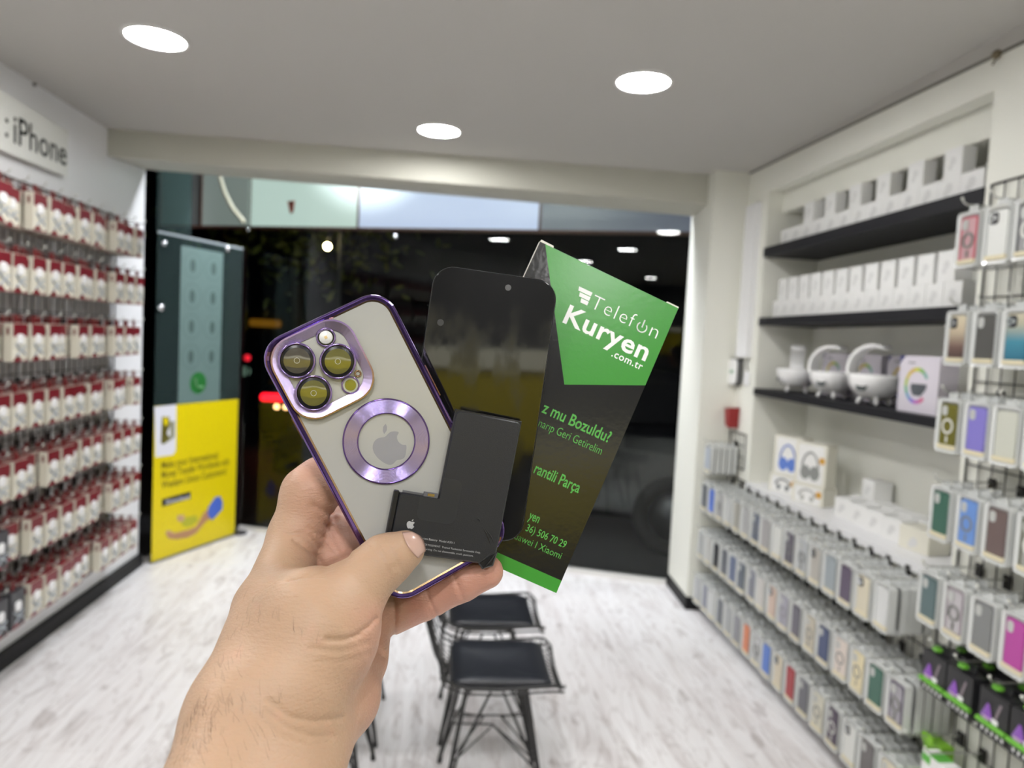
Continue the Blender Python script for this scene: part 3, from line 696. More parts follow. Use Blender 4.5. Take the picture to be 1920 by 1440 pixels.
a.add([(bhw, bhl, 0), (bhw, gy0, 0), (bhw, gy0, -bth), (bhw, bhl, -bth)], [(0, 1, 2, 3)], 1)
a.add([(bhw, gy0, 0), (bhw, -bhl, 0), (bhw, -bhl, -bth), (bhw, gy0, -bth)], [(0, 1, 2, 3)], 0)
a.add([(-bhw, bhl, 0), (-bhw, -bhl, 0), (-bhw, -bhl, -bth), (-bhw, bhl, -bth)], [(0, 3, 2, 1)], 0)
a.add([(-bhw, -bhl, 0), (bhw, -bhl, 0), (bhw, -bhl, -bth), (-bhw, -bhl, -bth)], [(0, 3, 2, 1)], 0)
a.add([(-bhw, bhl, -bth), (bhw, bhl, -bth), (bhw, -bhl, -bth), (-bhw, -bhl, -bth)], [(0, 1, 2, 3)], 0)
a.add([(-bhw, bhl, 0), (bhw, bhl, 0), (bhw, bhl, -bth), (-bhw, bhl, -bth)], [(0, 1, 2, 3)], 1)
a.build('carton', [cblack, cgreen], box)
a = MB()
a.prism([(-bhw - .3, bhl - .4), (-bhw + .2, bhl + 1.6), (-bhw + 8.5, bhl + 1.4), (-bhw + 9, bhl - .2)][::-1], -3.0, -.6); a.prism([(bhw - 8, bhl - .2), (bhw - 7.6, bhl + 1.1), (bhw + .2, bhl + 1.1), (bhw + .3, bhl - .3)][::-1], -3, -.8)
a.box(-bhw - .5, -bhw, bhl - 60, bhl, -2.4, -1.2); a.build('top_flap', cwhite, box)
a = MB()
for k, (x0, x1) in enumerate(((-14.2, -5.3), (-12.4, -5.2), (-10.2, -5.1))): y1 = 77.6 - 3.0 * k; a.prism([(x0 + .6, y1 - 2.5), (x1, y1 - 2.5), (x1, y1), (x0, y1)], .02, .08)
a.text('Telef', I4, 0, width=28.6, height=9.4, bold=-.016, x0=-3.3, y0=68.7, z=.04, depth=.02, spacing=1.12)
a.text('n', I4, 0, width=5.0, height=9.4, bold=-.016, x0=36.2, y0=68.7, z=.04, depth=.02)
a.tube([(30.6 + 3.0 * math.sin(t), 71.5 - 0 + 3.0 * math.cos(t), .06) for t in [math.radians(42 + 276 * k / 30) for k in range(31)]], .42, 4); a.tube([(30.6, 71.4, .06), (30.6, 76.4, .06)], .42, 4)
a.text('Kuryen', I4, 0, width=55.2, height=12.0, bold=.021, x0=-14.6, y0=53.7, z=.04, depth=.02, spacing=1.05)
a.text('.com.tr', I4, 0, width=20.2, height=4.7, bold=.012, x0=20.4, y0=47.6, z=.04, depth=.02, spacing=1.1)
a.build('white_lettering', inkw, box)
igreen = mat('ink_green', (.075, .37, .055), .45)
a = MB(); a.text('z mu Bozuldu?', I4, 0, width=44.0, height=7.2, bold=.014, x0=-4.4, y0=-.4, z=.04, depth=.02); a.build('green_text', igreen, box)
a = MB(); a.text('narıp Geri Getirelim', I4, 0, width=41.0, height=5.2, bold=-.008, x0=-2.8, y0=-8.8, z=.04, depth=.02); a.build('green_text', igreen, box)
a = MB(); a.text('rantili Parça', I4, 0, width=29.2, height=6.8, bold=.014, x0=5.8, y0=-34.6, z=.04, depth=.02); a.build('green_text', igreen, box)
a = MB(); a.text('yen', I4, 0, width=6.4, height=5.6, bold=.012, x0=13.9, y0=-60.0, z=.04, depth=.02); a.build('green_text', igreen, box)
a = MB(); a.text('36) 506 70 29', I4, 0, width=25.4, height=4.4, bold=.006, x0=15.2, y0=-66.8, z=.04, depth=.02); a.build('green_text', igreen, box)
a = MB(); a.text('Huawei I Xiaomi', I4, 0, width=33, height=4.2, bold=-.006, x0=7.6, y0=-73.6, z=.04, depth=.02); a.build('green_text', igreen, box)
# ------------------------------------------------------------------ copies of a thing with its parts
def dup(root, M, label, group=None):
    r = root.copy(); COL.objects.link(r); r.matrix_world = M; r['label'] = label
    if group: r['group'] = group
    for ch in list(root.children):
        c = ch.copy(); COL.objects.link(c); c.parent = r
        for g in list(ch.children):
            d = g.copy(); COL.objects.link(d); d.parent = c
    return r

wire = mat('wire_black', (.022, .020, .020), .4)
chrome = mat('hook_chrome', (.55, .56, .53), .3, metal=.9)
tipm = mat('hook_tip', (.62, .63, .58), .4)

def wire_grid(y0, y1, z0, z1, x, dy, dz, r=.0022):
    """welded wire grid standing in a plane of constant x"""
    a = MB(); n = max(1, round((y1 - y0) / dy)); k = max(1, round((z1 - z0) / dz))
    for i in range(n + 1): y = y0 + (y1 - y0) * i / n; a.tube([(x, y, z0), (x, y, z1)], r * (1.7 if i in (0, n) else 1), 5)
    for i in range(k + 1): z = z0 + (z1 - z0) * i / k; a.tube([(x + r, y0, z), (x + r, y1, z)], r * (1.7 if i in (0, k) else 1), 5)
    return a
def hook_mesh(length, sgn):
    """long display hook pointing along sgn*x from its clip, tip turned up"""
    a = MB(); L = length
    a.box(-.004, .004, -.012, .012, -.028, .012, 1)
    a.tube([(0, 0, 0), (sgn * L, 0, .0), (sgn * (L + .012), 0, .006), (sgn * (L + .018), 0, .016)], .0026, 6, 0)
    a.ball((sgn * (L + .018), 0, .017), .0045, 2, 6)
    return a

# ------------------------------------------------------------------ left wall: wire grid with red and white cartons
gl = tag(wire_grid(1.7, 4.09, .16, 2.06, XL + .009, .052, .09).build('wire_grid_panel', wire), 'black wire grid panel on the left wall behind the red and white cartons', 'grid panel')
cream = mat('carton_cream', (.66, .63, .53), .5); cred = mat('carton_red', (.175, .010, .018), .4); cwh = mat('carton_white', (.80, .80, .78), .4); cdk = mat('carton_dark', (.045, .045, .05), .4)
cgy = mat('print_grey', (.42, .46, .50), .45); cbr = mat('carton_slot', (.16, .02, .02), .5); gloss_white = mat('plastic_white', (.85, .85, .85), .2)
PW, PHT, PT = .096, .150, .034
def carton(body, head, foot):
    a = MB()                                               # local: front faces +x, width along y, hangs below z = 0
    a.box(-PT, 0, -PW / 2, PW / 2, -PHT, 0, 0)
    e = .0006
    def q(pts, mi): a.add([(e, y, z) for y, z in pts], [tuple(range(len(pts)))], mi)
    q([(-PW / 2 + .004, -.002), (PW / 2, -.002), (PW / 2, -.052), (-PW / 2 + .004, -.052)], 1)
    q([(-.046, -PHT), (.02, -PHT), (-.012, -PHT + .026)], 2); q([(.022, -PHT), (PW / 2, -PHT), (PW / 2, -PHT + .012)], 2)
    for y in (-PW / 2 - e, PW / 2 + e): a.add([(-.022, y, -.018), (-.012, y, -.018), (-.012, y, -.045), (-.022, y, -.045)], [(0, 1, 2, 3)], 3)
    a.add([(-PT, -PW / 2, e), (0, -PW / 2, e), (0, PW / 2, e), (-PT, PW / 2, e)], [(0, 1, 2, 3)], 1)
    a.box(-PT * .55, -PT * .45, -.016, .016, 0, .034, 3)      # hang tab
    return a
def charger():
    a = MB()
    a.prism(rrect(.040, .042, .012, 4, -.004, -.062), .001, .008, 0, axes((0, 0, 0), (0, 1, 0), (0, 0, 1), (1, 0, 0)), bev=.003)
    a.tube([(.003, -.03, -.08), (.004, -.012, -.098), (.004, .014, -.108), (.003, .034, -.122)], .0035, 5, 1)
    a.tube([(.004, .036, -.09), (.005, .016, -.092), (.005, -.004, -.112), (.004, -.026, -.128)], .003, 5, 1)
    return a
def proto_carton(nm, mats, lb):
    t = thing(nm, lb, 'charger box')
    carton(*mats[:3]).build('carton', [mats[0], mats[1], mats[2], cbr], t)
    charger().build('charger', [gloss_white, cgy], t)
    return t
pc = proto_carton('charger_carton', (cream, cred, cred), 'x'); pcd = proto_carton('charger_carton', (cdk, cdk, cred), 'x')
pc_back = None
HXL = XL + .015
hookL = hook_mesh(.150, 1).build('display_hook', [chrome, wire, tipm])
rowsL = [(1.991, 'top'), (1.735, 'second'), (1.466, 'third'), (1.193, 'fourth'), (.925, 'fifth'), (.665, 'sixth'), (.395, 'bottom')]
usedL = False; usedD = False; usedH = False
rnd = random.Random(11)
for ri, (zt, rname) in enumerate(rowsL):
    for k in range(11):
        y = 4.035 - .1193 * k
        where = '%s hook from the window, %s row, left wall' % (ORD[k + 1], rname)
        M = tr(HXL, y, zt + .028)
        if not usedH: h = hookL; h.matrix_world = M; usedH = True
        else: h = hookL.copy(); COL.objects.link(h); h.matrix_world = M
        tag(h, 'wire hook with cartons, ' + where, 'hook', 'display hooks on the left wall')
        dark = ri in (5, 6) and k >= 10 or (ri == 6 and k >= 9)
        nst = 3; short = rnd.choice([0, 0, 0, .006, .012, .035, .040]); nst = 2 if short > .03 else 3
        for j in range(nst):
            M = Matrix.Translation((XL + .163 - short - j * .0465 - rnd.random() * .002, y + rnd.uniform(-.003, .003), zt)) @ Matrix.Rotation(rnd.uniform(-.03, .03), 4, 'Z') @ Matrix.Rotation(rnd.uniform(-.01, .03), 4, 'Y')
            lb = '%s %s charger carton, %s' % (('front', 'middle', 'rear')[j], 'dark grey' if dark else 'red', where)
            if dark and not usedD: o = pcd; o.matrix_world = M; o['label'] = lb; usedD = True
            elif not dark and not usedL: o = pc; o.matrix_world = M; o['label'] = lb; usedL = True
            else: o = dup(pcd if dark else pc, M, lb)
            o['group'] = 'charger cartons on the left wall'
# raised sign board above the grid
sg = thing('shop_sign', 'white raised sign board with black lettering high on the left wall', 'sign')
a = MB(); a.add([(x, y, z) for x in (XL + .002, XL + .035) for (y, z) in ((2.2, 2.14), (3.535, 2.15), (3.535, 2.36), (2.2, 2.40))], [(0, 3, 2, 1), (4, 5, 6, 7), (0, 1, 5, 4), (1, 2, 6, 5), (2, 3, 7, 6), (3, 0, 4, 7)]); a.build('board', mat('sign_board', (.74, .745, .70), .4), sg)
a = MB(); T = axes((XL + .036, 0, 0), (0, 1, 0), (0, 0, 1), (1, 0, 0))
a.text('iPhone', T, 0, width=.405, height=.118, bold=.006, x0=3.118, y0=2.196, depth=.001); a.build('lettering', mat('sign_ink', (.02, .022, .02), .5), sg); a = MB(); a.text(':', T, 0, height=.118, x0=3.062, y0=2.205, depth=.001); a.build('colon', MATS['sign_ink'], sg)
a = MB(); a.lathe([(.008, 0), (.008, .006), (.004, .012), (.001, .012)], 12, 0, Matrix.Translation(on_x(63, 158, XL)) @ Matrix.Rotation(math.pi / 2, 4, 'Y'))
tag(a.build('wall_screw', mat('screw_dark', (.12, .11, .09), .5)), 'small dark screw head above the sign on the left wall', 'screw')
a = MB(); p = on_x(1872, 102, XR - .005); a.lathe([(.014, 0), (.014, .008), (.006, .018), (.001, .018)], 12, 0, Matrix.Translation(p) @ Matrix.Rotation(-math.pi / 2, 4, 'Y')); a.tube([p, p + Vector((-.012, .006, -.03))], .003, 5)
tag(a.build('ceiling_anchor', mat('anchor_brown', (.16, .13, .08), .6)), 'small brown anchor with a stub of wire at the ceiling edge above the right wall', 'anchor')

# ------------------------------------------------------------------ right wall: phone cases in clear shells
shell = mat('shell_clear', (.60, .615, .60), .18, spec=.6, coat=.4)
shelld = mat('shell_insert', (.40, .41, .40), .3)
goldl = mat('label_gold', (.66, .60, .42), .35)
SW, SH, ST = .092, .160, .026
TF = axes((0, 0, 0), (0, -1, 0), (0, 0, 1), (-1, 0, 0))       # local front faces -x, its right hand is -y
def mesh_shell():
    a = MB()
    a.frame(rrect(SW, SH, .012, 3, 0, -SH / 2), rrect(SW - .020, SH - .020, .007, 3, 0, -SH / 2), -ST, 0, 0, TF, zi=-.004)
    a.prism(rrect(SW - .018, SH - .018, .007, 3, 0, -SH / 2), -ST, -.010, 1, TF)
    a.prism(rrect(.036, .026, .008, 3, 0, .006), -ST * .6, -ST * .5, 0, TF)
    return a
def mesh_case(kind):
    a = MB(); cx, cy, w, h = 0, -SH / 2 + .002, SW - .028, SH - .034
    if kind == 'clear':
        a.frame(rrect(w, h, .010, 3, cx, cy), rrect(w - .008, h - .008, .008, 3, cx, cy), -.010, -.003, 0, TF)
        a.prism(rrect(w - .006, h - .006, .008, 3, cx, cy), -.010, -.005, 1, TF)
    else:
        a.prism(rrect(w, h, .010, 3, cx, cy), -.010, -.002, 0, TF, bev=.002)
    if kind in ('hole', 'ring', 'clear'):
        a.prism(rrect(.022, .030, .009, 3, cx - w / 2 + .017, cy + h / 2 - .022), -.006, -.0012, 2, TF)
    if kind in ('cam',):
        a.prism(rrect(.030, .032, .009, 3, cx - w / 2 + .019, cy + h / 2 - .021), -.006, .001, 2, TF, bev=.001)
        for (u, v) in ((-.007, .007), (-.007, -.007), (.007, 0)): a.prism(circ(.0055, 12, cx - w / 2 + .019 + u, cy + h / 2 - .021 + v), .0, .003, 3, TF)
    if kind in ('ring', 'clear'):
        a.frame(circ(.023, 24, cx, cy - .004), circ(.0165, 24, cx, cy - .004), -.006, -.0008, 3, TF); a.box(0, 0.0001, 0, 0, 0, 0)
        a.prism([(cx - .003, cy - .052), (cx + .003, cy - .052), (cx + .003, cy - .034), (cx - .003, cy - .034)], -.006, -.0008, 3, TF)
    return a
def mesh_label():
    a = MB(); a.prism(rrect(SW - .022, .012, .003, 2, 0, -SH + .017), -.010, .0005, 0, TF); return a
shell_me = mesh_shell().build('clear_shell', [shell, shelld]); label_me = mesh_label().build('paper_label', goldl)
hole_pale = mat('hole_pale', (.46, .47, .45), .3); ring_dark = mat('ring_dark', (.20, .20, .19), .35); ring_pale = mat('ring_pale', (.66, .66, .62), .35); camm = mat('camera_block', (.05, .05, .055), .2); glassy = mat('lens_shine', (.70, .72, .72), .15, metal=.6)
CASES = {}
def case_proto(kind, col, tag_):
    key = (kind, tag_)
    if key not in CASES:
        m = col if not isinstance(col, tuple) else mat('case_' + tag_.replace(' ', '_'), col, .38)
        bw_ = tuple(.5 * c + .28 for c in col) if isinstance(col, tuple) else (.56, .57, .55); body2 = mat('case_window_' + tag_.replace(' ', '_'), bw_, .2)
        lum = sum(col) / 3 if isinstance(col, tuple) else .2
        CASES[key] = mesh_case(kind).build('phone_case', [m, body2, hole_pale if kind != 'cam' else camm, (ring_pale if lum < .12 else ring_dark) if kind != 'cam' else glassy])
    return CASES[key]
_first = set()
def take(proto, parent):
    if proto.name in _first: c = proto.copy(); COL.objects.link(c)
    else: c = proto; _first.add(proto.name)
    c.parent = parent; return c
def case_pack(M, kind, col, tag_, label, group, front=True):
    if not front:
        c = shell_me.copy(); COL.objects.link(c); c.parent = None; c.matrix_world = M; c.name = 'case_pack'
        tag(c, label, 'phone case pack', group); return c
    t = thing('case_pack', label, 'phone case pack', M, group)
    take(shell_me, t); take(case_proto(kind, col, tag_), t); take(label_me, t)
    return t
# (kind, colour, colour words), counted from the window
rowB = [('plain', (.13, .14, .16), 'dark grey'), ('plain', (.10, .19, .62), 'bright blue'), ('clear', (.40, .40, .41), 'clear grey'), ('plain', (.52, .53, .52), 'pale grey'), ('plain', (.36, .35, .31), 'taupe'), ('plain', (.42, .42, .42), 'silver grey'), ('ring', (.14, .16, .21), 'slate blue'), ('plain', (.38, .37, .37), 'ash grey'),
        ('plain', (.66, .67, .64), 'off white'), ('ring', (.12, .11, .14), 'charcoal'), ('clear', (.45, .48, .50), 'misty clear'), ('cam', (.44, .42, .38), 'greige'), ('plain', (.30, .34, .36), 'steel grey'), ('plain', (.10, .075, .12), 'deep plum'), ('cam', (.62, .57, .44), 'cream'), ('plain', (.62, .63, .62), 'milk white')]
rowC = [('plain', (.34, .35, .35), 'mid grey'), ('plain', (.50, .50, .48), 'light grey'), ('plain', (.03, .032, .036), 'black'), ('plain', (.22, .22, .24), 'dark grey'), ('plain', (.13, .16, .25), 'dusky navy'), ('hole', (.10, .12, .15), 'graphite'), ('ring', (.22, .23, .28), 'blue grey'), ('plain', (.55, .53, .50), 'pale sand'),
        ('cam', (.58, .44, .36), 'peach'), ('ring', (.34, .33, .39), 'purple grey'), ('plain', (.20, .20, .21), 'charcoal'), ('ring', (.50, .46, .37), 'beige'), ('hole', (.055, .075, .16), 'navy'), ('ring', (.66, .58, .52), 'blush cream'), ('ring', (.70, .62, .40), 'gold cream'), ('hole', (.05, .13, .095), 'dark green'), ('clear', (.14, .11, .17), 'smoky purple')]
rowD = [('plain', (.40, .41, .42), 'grey'), ('plain', (.22, .24, .29), 'blue grey'), ('plain', (.46, .46, .44), 'pale grey'), ('plain', (.18, .18, .18), 'dark grey'), ('plain', (.30, .31, .32), 'mid grey'), ('plain', (.24, .24, .26), 'slate'), ('plain', (.62, .20, .09), 'coral orange'), ('clear', (.52, .53, .54), 'clear'),
        ('plain', (.09, .19, .55), 'cobalt blue'), ('cam', (.62, .55, .42), 'sand'), ('plain', (.36, .035, .045), 'red'), ('hole', (.14, .14, .16), 'dark slate'), ('ring', (.60, .58, .48), 'ivory'), ('ring', (.075, .055, .085), 'dark purple'), ('cam', (.68, .69, .66), 'white'), ('hole', (.15, .14, .14), 'anthracite'), ('ring', (.62, .57, .44), 'cream')]
XG = XR - .012
hookR = hook_mesh(.165, -1).build('display_hook', [chrome, wire, tipm]); usedR = False
def put_hook(x, y, z, label, group):
    global usedR
    if not usedR: h = hookR; usedR = True
    else: h = hookR.copy(); COL.objects.link(h)
    h.matrix_world = tr(x, y, z); tag(h, label, 'hook', group)
NAMES5 = ['front', 'second', 'third', 'fourth', 'rearmost']
# short stack beside the pillar, above the counter line
tag(wire_grid(3.68, 3.885, .86, 1.05, XG + .004, .05, .06).build('wire_grid_panel', wire), 'small black wire grid beside the right pillar, above the lower case rows', 'grid panel')
where = 'on the lone hook beside the right pillar'
put_hook(XG, 3.79, .995, 'display hook beside the right pillar, above all the case rows under the counter', 'display hooks on the right wall')
for j in range(5):
    col = [('plain', (.42, .46, .52), 'pale blue grey'), 0, 0, 0, 0][j] or ('plain', (.4, .4, .4), 'grey')
    case_pack(Matrix.Translation((XR - .172 + .032 * j, 3.79, .975)), *col, '%s, %s %s' % (col[2] + ' phone case pack' if not j else 'clear case pack', NAMES5[j], where), 'case packs beside the pillar', j == 0)
# three long rows under the counter
tag(wire_grid(2.12, 3.87, .03, .80, XG + .004, .055, .09).build('wire_grid_panel', wire), 'black wire grid under the white counter, carrying three rows of phone cases', 'grid panel')
for zt, rname, row in ((.760, 'upper', rowB), (.488, 'middle', rowC), (.222, 'lowest', rowD)):
    for k, (kd, col, words_) in enumerate(row):
        y = 3.80 - .1085 * k + (.0 if zt > .3 else .01)
        where = '%s hook from pillar, %s row under counter' % (ORD[k + 1], rname)
        put_hook(XG, y, zt + .018, 'display hook with case packs, ' + where, 'display hooks on the right wall')
        for j in range(5):
            M = Matrix.Translation((XR - .172 + .032 * j + rnd.uniform(-.003, .003), y + rnd.uniform(-.003, .003), zt)) @ Matrix.Rotation(rnd.uniform(-.05, .05), 4, 'Z')
            case_pack(M, kd, col, words_, '%s, %s on %s' % (words_ + ' phone case pack' if j == 0 else 'clear case pack', NAMES5[j], where), 'case packs under the counter', j == 0)
# ------------------------------------------------------------------ near column with its own grid
tag(wire_grid(.95, 2.06, .15, 2.05, XG + .004, .052, .088).build('wire_grid_panel', wire), 'tall black wire grid on the white column at the right edge', 'grid panel')
g1_ = ramp_mat('case_gold_fade', [(0, (.02, .015, .015)), (.35, (.16, .10, .085)), (.65, (.50, .42, .30)), (1, (.62, .56, .40))], 2, -SH, 0)
g2_ = ramp_mat('case_teal_fade', [(0, (.02, .10, .17)), (.45, (.05, .22, .30)), (.75, (.42, .40, .30)), (1, (.55, .50, .38))], 2, -SH, 0)
g3_ = ramp_mat('case_rust_fade', [(0, (.62, .27, .16)), (.7, (.55, .30, .13)), (1, (.30, .10, .05))], 2, -SH, 0)
nearrows = [
    (1.935, 'top', [('clear', (.52, .10, .14), 'pink red'), ('cam', (.64, .64, .60), 'white'), ('clear', (.09, .09, .10), 'black rimmed'), ('ring', (.3, .3, .3), 'grey')]),
    (1.652, 'second', [('cam', g1_, 'gold and black'), ('hole', (.085, .083, .078), 'matte black'), ('cam', g2_, 'teal and gold'), ('plain', (.25, .2, .15), 'brown')]),
    (1.395, 'third', [('ring', (.13, .12, .02), 'olive'), ('hole', (.21, .18, .52), 'violet'), ('plain', (.52, .53, .46), 'frosted'), ('plain', g3_, 'copper orange')]),
    (1.132, 'fourth', [('hole', (.03, .085, .055), 'dark green'), ('ring', (.14, .27, .60), 'sky blue'), ('hole', (.14, .10, .095), 'cocoa brown'), ('clear', (.11, .115, .065), 'olive rimmed')]),
    (.868, 'fifth', [('hole', (.09, .14, .145), 'teal slate'), ('clear', (.36, .31, .34), 'pale lilac'), ('hole', (.20, .205, .205), 'stone grey'), ('hole', (.42, .055, .30), 'magenta')]),
]
for zt, rname, row in nearrows:
    for k, (kd, col, words_) in enumerate(row):
        y = 1.945 - .1085 * k - (.012 if zt > 1.9 else 0) + (.018 if zt < 1 else 0)
        where = '%s hook from shelves, %s row, near column' % (ORD[k + 1], rname)
        put_hook(XG, y, zt + .018, 'display hook with case packs, ' + where, 'display hooks on the near column')
        for j in range(3):
            M = Matrix.Translation((XR - .172 + .036 * j, y + rnd.uniform(-.003, .003), zt)) @ Matrix.Rotation(rnd.uniform(-.06, .06), 4, 'Z')
            case_pack(M, kd, col, words_, '%s, %s on %s' % (words_ + ' phone case pack' if j == 0 else 'clear case pack', ['front', 'middle', 'rear'][j], where), 'case packs on the near column', j == 0)
# black cartons with purple stones and a green bar, two deep in a row
ck = mat('carton_black', (.018, .018, .02), .35); cgreen2 = mat('bar_green', (.13, .40, .035), .4); purp = mat('stone_purple', (.24, .09, .42), .3); purp2 = mat('stone_pale', (.55, .36, .60), .3)
def gem_carton():
    t = thing('accessory_carton', 'x', 'accessory box')
    a = MB(); w, h, d = .098, .118, .05
    a.box(0, d, -w / 2, w / 2, -h, 0, 0); a.box(-.001, 0, -w / 2, w / 2, -h, -h + .022, 1); a.box(d * .45, d * .5, -.03, .03, 0, .03, 0); a.build('carton', [ck, ck], t)
    a = MB(); a.box(-.002, d * .3, -.012, .010, .012, .022); a.build('green_tag', cgreen2, t)
    a = MB(); a.tube([(-.003, -w / 2, -h + .030), (-.003, w / 2, -h + .030)], .0075, 8); a.build('green_bar', cgreen2, t)
    a = MB(); a.add([(-.0015, .042, -.076), (-.0015, .020, -.034), (-.0015, .012, -.036), (-.0015, .000, -.072), (-.0015, .022, -.086), (-.008, .020, -.066)], [(0, 1, 5), (1, 2, 5), (2, 3, 5)], 0); a.add(a.v[:6], [(3, 4, 5), (4, 0, 5)], 1); a.build('stone_print', [purp, purp2], t)
    a = MB(); a.box(-.002, 0, -.018, .002, -.079, -.067); a.prism([(.02, -.02), (.028, -.02), (.006, -.086), (-.002, -.086)], 0, .001, 1, axes((0, 0, 0), (0, -1, 0), (0, 0, 1), (-1, 0, 0)))
    for i in range(5): a.box(-.002, 0, -.040 + .017 * i, -.034 + .017 * i, -h + .006, -h + .016)
    a.build('white_print', [inkw, mat('print_mauve', (.22, .18, .20), .4)], t)
    return t
g0 = gem_carton(); first = True
for k, (y, z) in enumerate(((1.905, .640), (1.80, .640), (1.675, .640), (1.57, .640))):
    where = 'on %s hook below the magenta case row' % ORD[k + 1]
    put_hook(XG, y, z + .03, 'display hook with black cartons, %s hook of the row under the magenta case' % ORD[k + 1], 'display hooks on the near column')
    for j in range(2):
        M = Matrix.Translation((XR - .175 + .075 * j, y, z)); lb = 'black carton with purple stone, %s %s' % (('front', 'rear')[j], where)
        if first: g0.matrix_world = M; g0['label'] = lb; first = False
        else: dup(g0, M, lb)
for o in list(COL.objects):
    if o.get('category') == 'accessory box': o['group'] = 'black accessory cartons'
lime = mat('carton_lime', (.20, .47, .025), .4); gcol = mat('print_green', (.10, .42, .05), .4)
t = thing('accessory_carton', 'tall lime green carton low on the near column, below the black cartons', 'accessory box', tr(XR - .10, 1.975, .335))
a = MB(); a.box(0, .04, -.04, .04, -.20, .0); a.prism(rrect(.05, .03, .01, 3, 0, .01), .018, .022, 0, TF); a.build('carton', lime, t)
a = MB(); a.box(-.001, 0, -.03, .03, -.19, -.10); a.build('front_print', ramp_mat('print_leaf', [(0, (.55, .45, .05)), (.5, (.10, .35, .05)), (1, (.35, .5, .2))], 1, -.04, .04), t)
for k, y in enumerate((1.885, 1.76)):
    t = thing('accessory_carton', 'white carton with small green marks, %s from the lime green carton' % ORD[k + 1], 'accessory box', tr(XR - .165, y, .335), 'white and green cartons')
    a = MB(); a.box(0, .05, -.048, .048, -.16, .0); a.build('carton', cwh, t)
    a = MB(); a.box(-.001, 0, .012, .046, -.028, -.004); a.box(.0, .05, -.020, .020, 0, .001); a.build('green_print', gcol, t)
    a = MB(); a.box(-.002, 0, -.03, .03, -.10, -.05); a.build('picture', mat('print_dots', (.6, .66, .5), .5), t)
    put_hook(XG, y, .352, 'display hook with a white and green carton, %s from the lime carton' % ORD[k + 1], 'display hooks on the near column')
put_hook(XG, 1.975, .352, 'display hook holding the tall lime green carton', 'display hooks on the near column')

# ------------------------------------------------------------------ niche shelves and what stands on them
def shelf(z0, z1, label):
    a = MB(); a.box(XR - .006, NXB, NY0 + .001, NY1 - .001, z0, z1); return tag(a.build('shelf', shelfm), label, 'shelf', 'black shelves in the right niche')
shelf(2.002, 2.050, 'top black shelf in the niche, under the tallest white boxes'); shelf(1.645, 1.684, 'middle black shelf in the niche, under two rows of white boxes'); shelf(1.277, 1.312, 'bottom black shelf in the niche, under the white ring lamps')
wbox = mat('box_white', (.80, .80, .785), .45); wprint = mat('box_print', (.66, .66, .65), .5)
def white_box(w, d, h):
    a = MB(); a.prism([(0, -w / 2), (d, -w / 2), (d, w / 2), (0, w / 2)], 0, h, 0, bev=.0015)
    return a
def small_print(w, h):
    a = MB(); a.prism(circ(w * .17, 14, .0, h * .55), 0, .0006, 0, TF); a.prism(circ(w * .13, 12, -w * .12, h * .36), 0, .0007, 0, TF); return a
def box_proto(w, d, h):
    t = thing('boxed_cable', 'x', 'white box'); white_box(w, d, h).build('carton', wbox, t); small_print(w, h).build('printed_picture', wprint, t); return t
def run(proto, items, group):
    f = True
    for M, lb in items:
        if f: proto.matrix_world = M; proto['label'] = lb; proto['group'] = group; f = False
        else: dup(proto, M, lb, group)
b1 = box_proto(.104, .11, .082)
run(b1, [(tr(XR + .045, 3.50 - .107 * k, 2.0505), 'low white box, %s from the left in the bottom layer on the top shelf' % ORD[k + 1]) for k in range(13)], 'white boxes on the top shelf')
b2 = box_proto(.088, .05, .098)
run(b2, [(tr(XR + .05, y, 2.1335), 'white box standing alone on the bottom layer of the top shelf, %s from the left' % ORD[k + 1]) for k, y in enumerate((3.29, 3.10, 2.905, 2.71, 2.515, 2.32))], 'white boxes on the top shelf')
b3 = box_proto(.088, .10, .089)
run(b3, [(tr(XR + .045, 3.54 - .0915 * k, 1.6845), 'white box, %s from the left in the bottom layer on the middle shelf' % ORD[k + 1]) for k in range(15)], 'white boxes on the middle shelf')
b4 = box_proto(.086, .06, .108)
run(b4, [(tr(XR + .05, 3.50 - .1085 * k, 1.7745), 'white box, %s from the left in the top layer on the middle shelf' % ORD[k + 1]) for k in range(12)], 'white boxes on the middle shelf')
